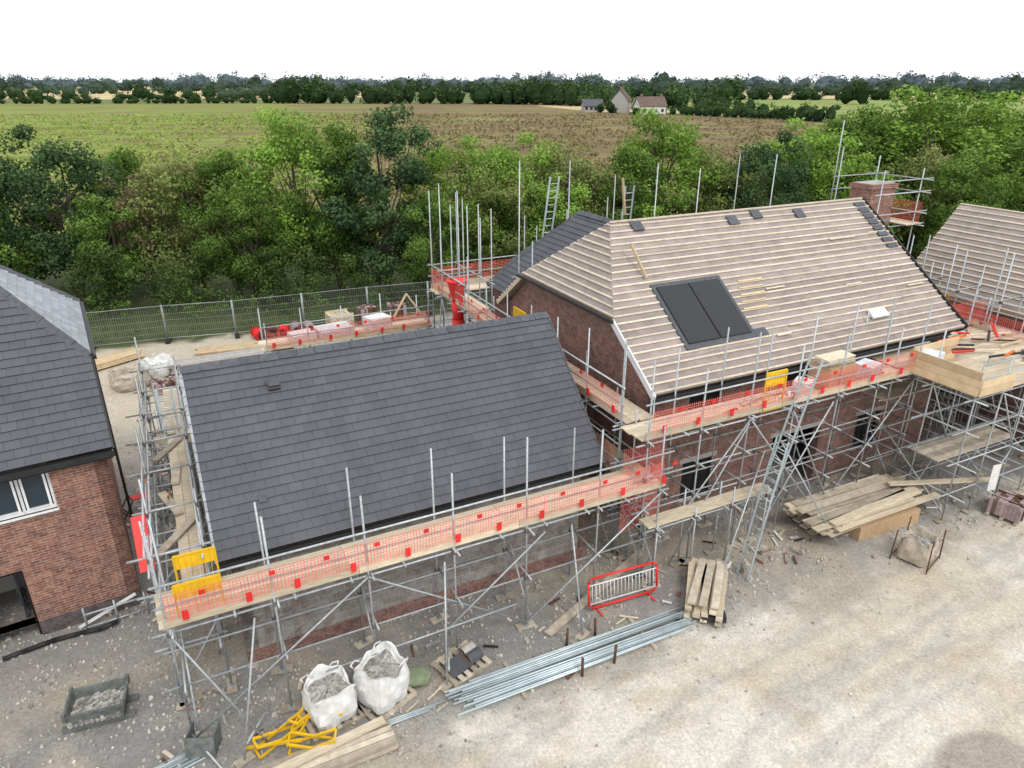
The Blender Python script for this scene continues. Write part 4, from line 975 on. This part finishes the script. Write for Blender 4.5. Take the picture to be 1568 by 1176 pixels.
b=B(); b.path([(-.8,-.1,.08),(-.3,-.02,.09),(.3,.1,.08),(.9,.08,.08),(1.3,.0,.1),(1.7,.1,.12)],.06,'black',10); b.bar((.8,.35,.05),(2.2,.4,.6),.06,.06,'white'); b.tube((1.0,.2,.1),(2.4,.3,.1),.025,'galv'); b.tube((1.0,.2,.5),(2.4,.3,.5),.025,'galv')
for x in (1.0,1.7,2.4): b.tube((x,.22,0),(x,.22,.7),.025,'galv')
place(b,'drainage_pipe',-4.4,3.1,0)
b=B()
for a,c in (((0,0,0),(.5,0,.8)),((.5,0,0),(0,0,.8)),((0,.5,0),(.5,.5,.8)),((.5,.5,0),(0,.5,.8)),((0,0,.8),(0,.5,.8)),((.5,0,.8),(.5,.5,.8))): b.tube(a,c,.025,'rust')
b.bar((.5,.2,.8),(1.0,.2,.75),.3,.03,'redplas'); place(b,'folding_stand',-2.7,8.0,.3)
# ---------------------------------------------------------------- FAR HOUSES
def far_house(name,x,y,rot,L,Wd,H,rh,wk,rk,ch=True):
    par=empty(name,(x,y,0),rot); b=B(); wins=[(L*f-.6,L*f+.6,a,a+1.3) for f in (.15,.4,.62,.86) for a in (1,3.4) if a+1.3<H]
    wall(b,(-L/2,-Wd/2),(L/2,-Wd/2),0,H,wins,.3,wk); wall(b,(L/2,-Wd/2),(L/2,Wd/2),0,H,[],.3,wk); wall(b,(L/2,Wd/2),(-L/2,Wd/2),0,H,[],.3,wk); wall(b,(-L/2,Wd/2),(-L/2,-Wd/2),0,H,[],.3,wk)
    for sx in (-1,1): b.poly([(sx*L/2,-Wd/2,H),(sx*L/2,Wd/2,H),(sx*L/2,0,H+rh)],wk)
    child(b,'walls',par); b=B()
    for sy in (-1,1): b.obox((-L/2-.4,sy*(Wd/2+.4),H-.3),(L+.8,0,0),(0,-sy*(Wd/2+.4),rh+.5),(0,0,.2),rk)
    if ch:
        for sx in (-.35,.4): b.box(L*sx,0,H+rh-.8,1,.8,2.2,'brick2')
    child(b,'roof',par); b=B()
    for a,c,e,f in wins: b.obox((-L/2+a,-Wd/2+.12,e),(c-a,0,0),(0,.05,0),(0,0,f-e),'glass')
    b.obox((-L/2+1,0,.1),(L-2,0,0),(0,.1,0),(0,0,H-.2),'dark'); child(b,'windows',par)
far_house('white_farmhouse',59,326,.25,12,7,3.6,3.2,'render','brownroof'); far_house('stone_farmhouse',50,350,1.3,10,8,5.2,4.5,'concrete','brownroof'); far_house('barn',37,352,.1,9,6,2.8,2.4,'concrete','slate',False)
far_house('barn',690,1330,.1,40,14,5,4,'render','slate',False)
T('hedge',[(52,318,3,4),(68,321,2.5,3.5),(44,338,3.5,6),(58,342,3.5,8),(66,338,3,6),(40,345,3,5),(74,330,3,5)],'leafF1',n=220)
# ---------------------------------------------------------------- WORLD / LIGHT / CAMERA
w=bpy.data.worlds.new("World"); SC.world=w; w.use_nodes=True; t=w.node_tree
sk=t.nodes.new('ShaderNodeTexSky'); sk.sky_type='NISHITA'; sk.sun_disc=False; sk.sun_elevation=R(52); sk.sun_rotation=R(150); sk.dust_density=4; sk.air_density=1.2
hs=t.nodes.new('ShaderNodeHueSaturation'); hs.inputs['Saturation'].default_value=.3; t.links.new(sk.outputs[0],hs.inputs['Color'])
mx=mixc(t,.75,hs.outputs[0],(9.8,10.0,10.35)); t.links.new(mx,t.nodes['Background'].inputs[0]); t.nodes['Background'].inputs[1].default_value=.147
l=bpy.data.lights.new('sun','SUN'); l.energy=1.2; l.angle=R(18); l.color=(1,.97,.93); o=bpy.data.objects.new('sun',l); SC.collection.objects.link(o)
az=R(150); el=R(52); d=Vector((math.sin(az)*math.cos(el),math.cos(az)*math.cos(el),math.sin(el))); o.rotation_euler=(d).to_track_quat('Z','Y').to_euler()
cam=bpy.data.cameras.new('camera'); cam.sensor_width=36; cam.lens=24.96; cam.clip_end=20000; cam.clip_start=.1
o=bpy.data.objects.new('camera',cam); SC.collection.objects.link(o); o.location=(0,0,13); o.rotation_euler=(R(90-23.07),0,0); SC.camera=o
SC.view_settings.view_transform='Standard'; SC.view_settings.look='None'; SC.view_settings.exposure=0
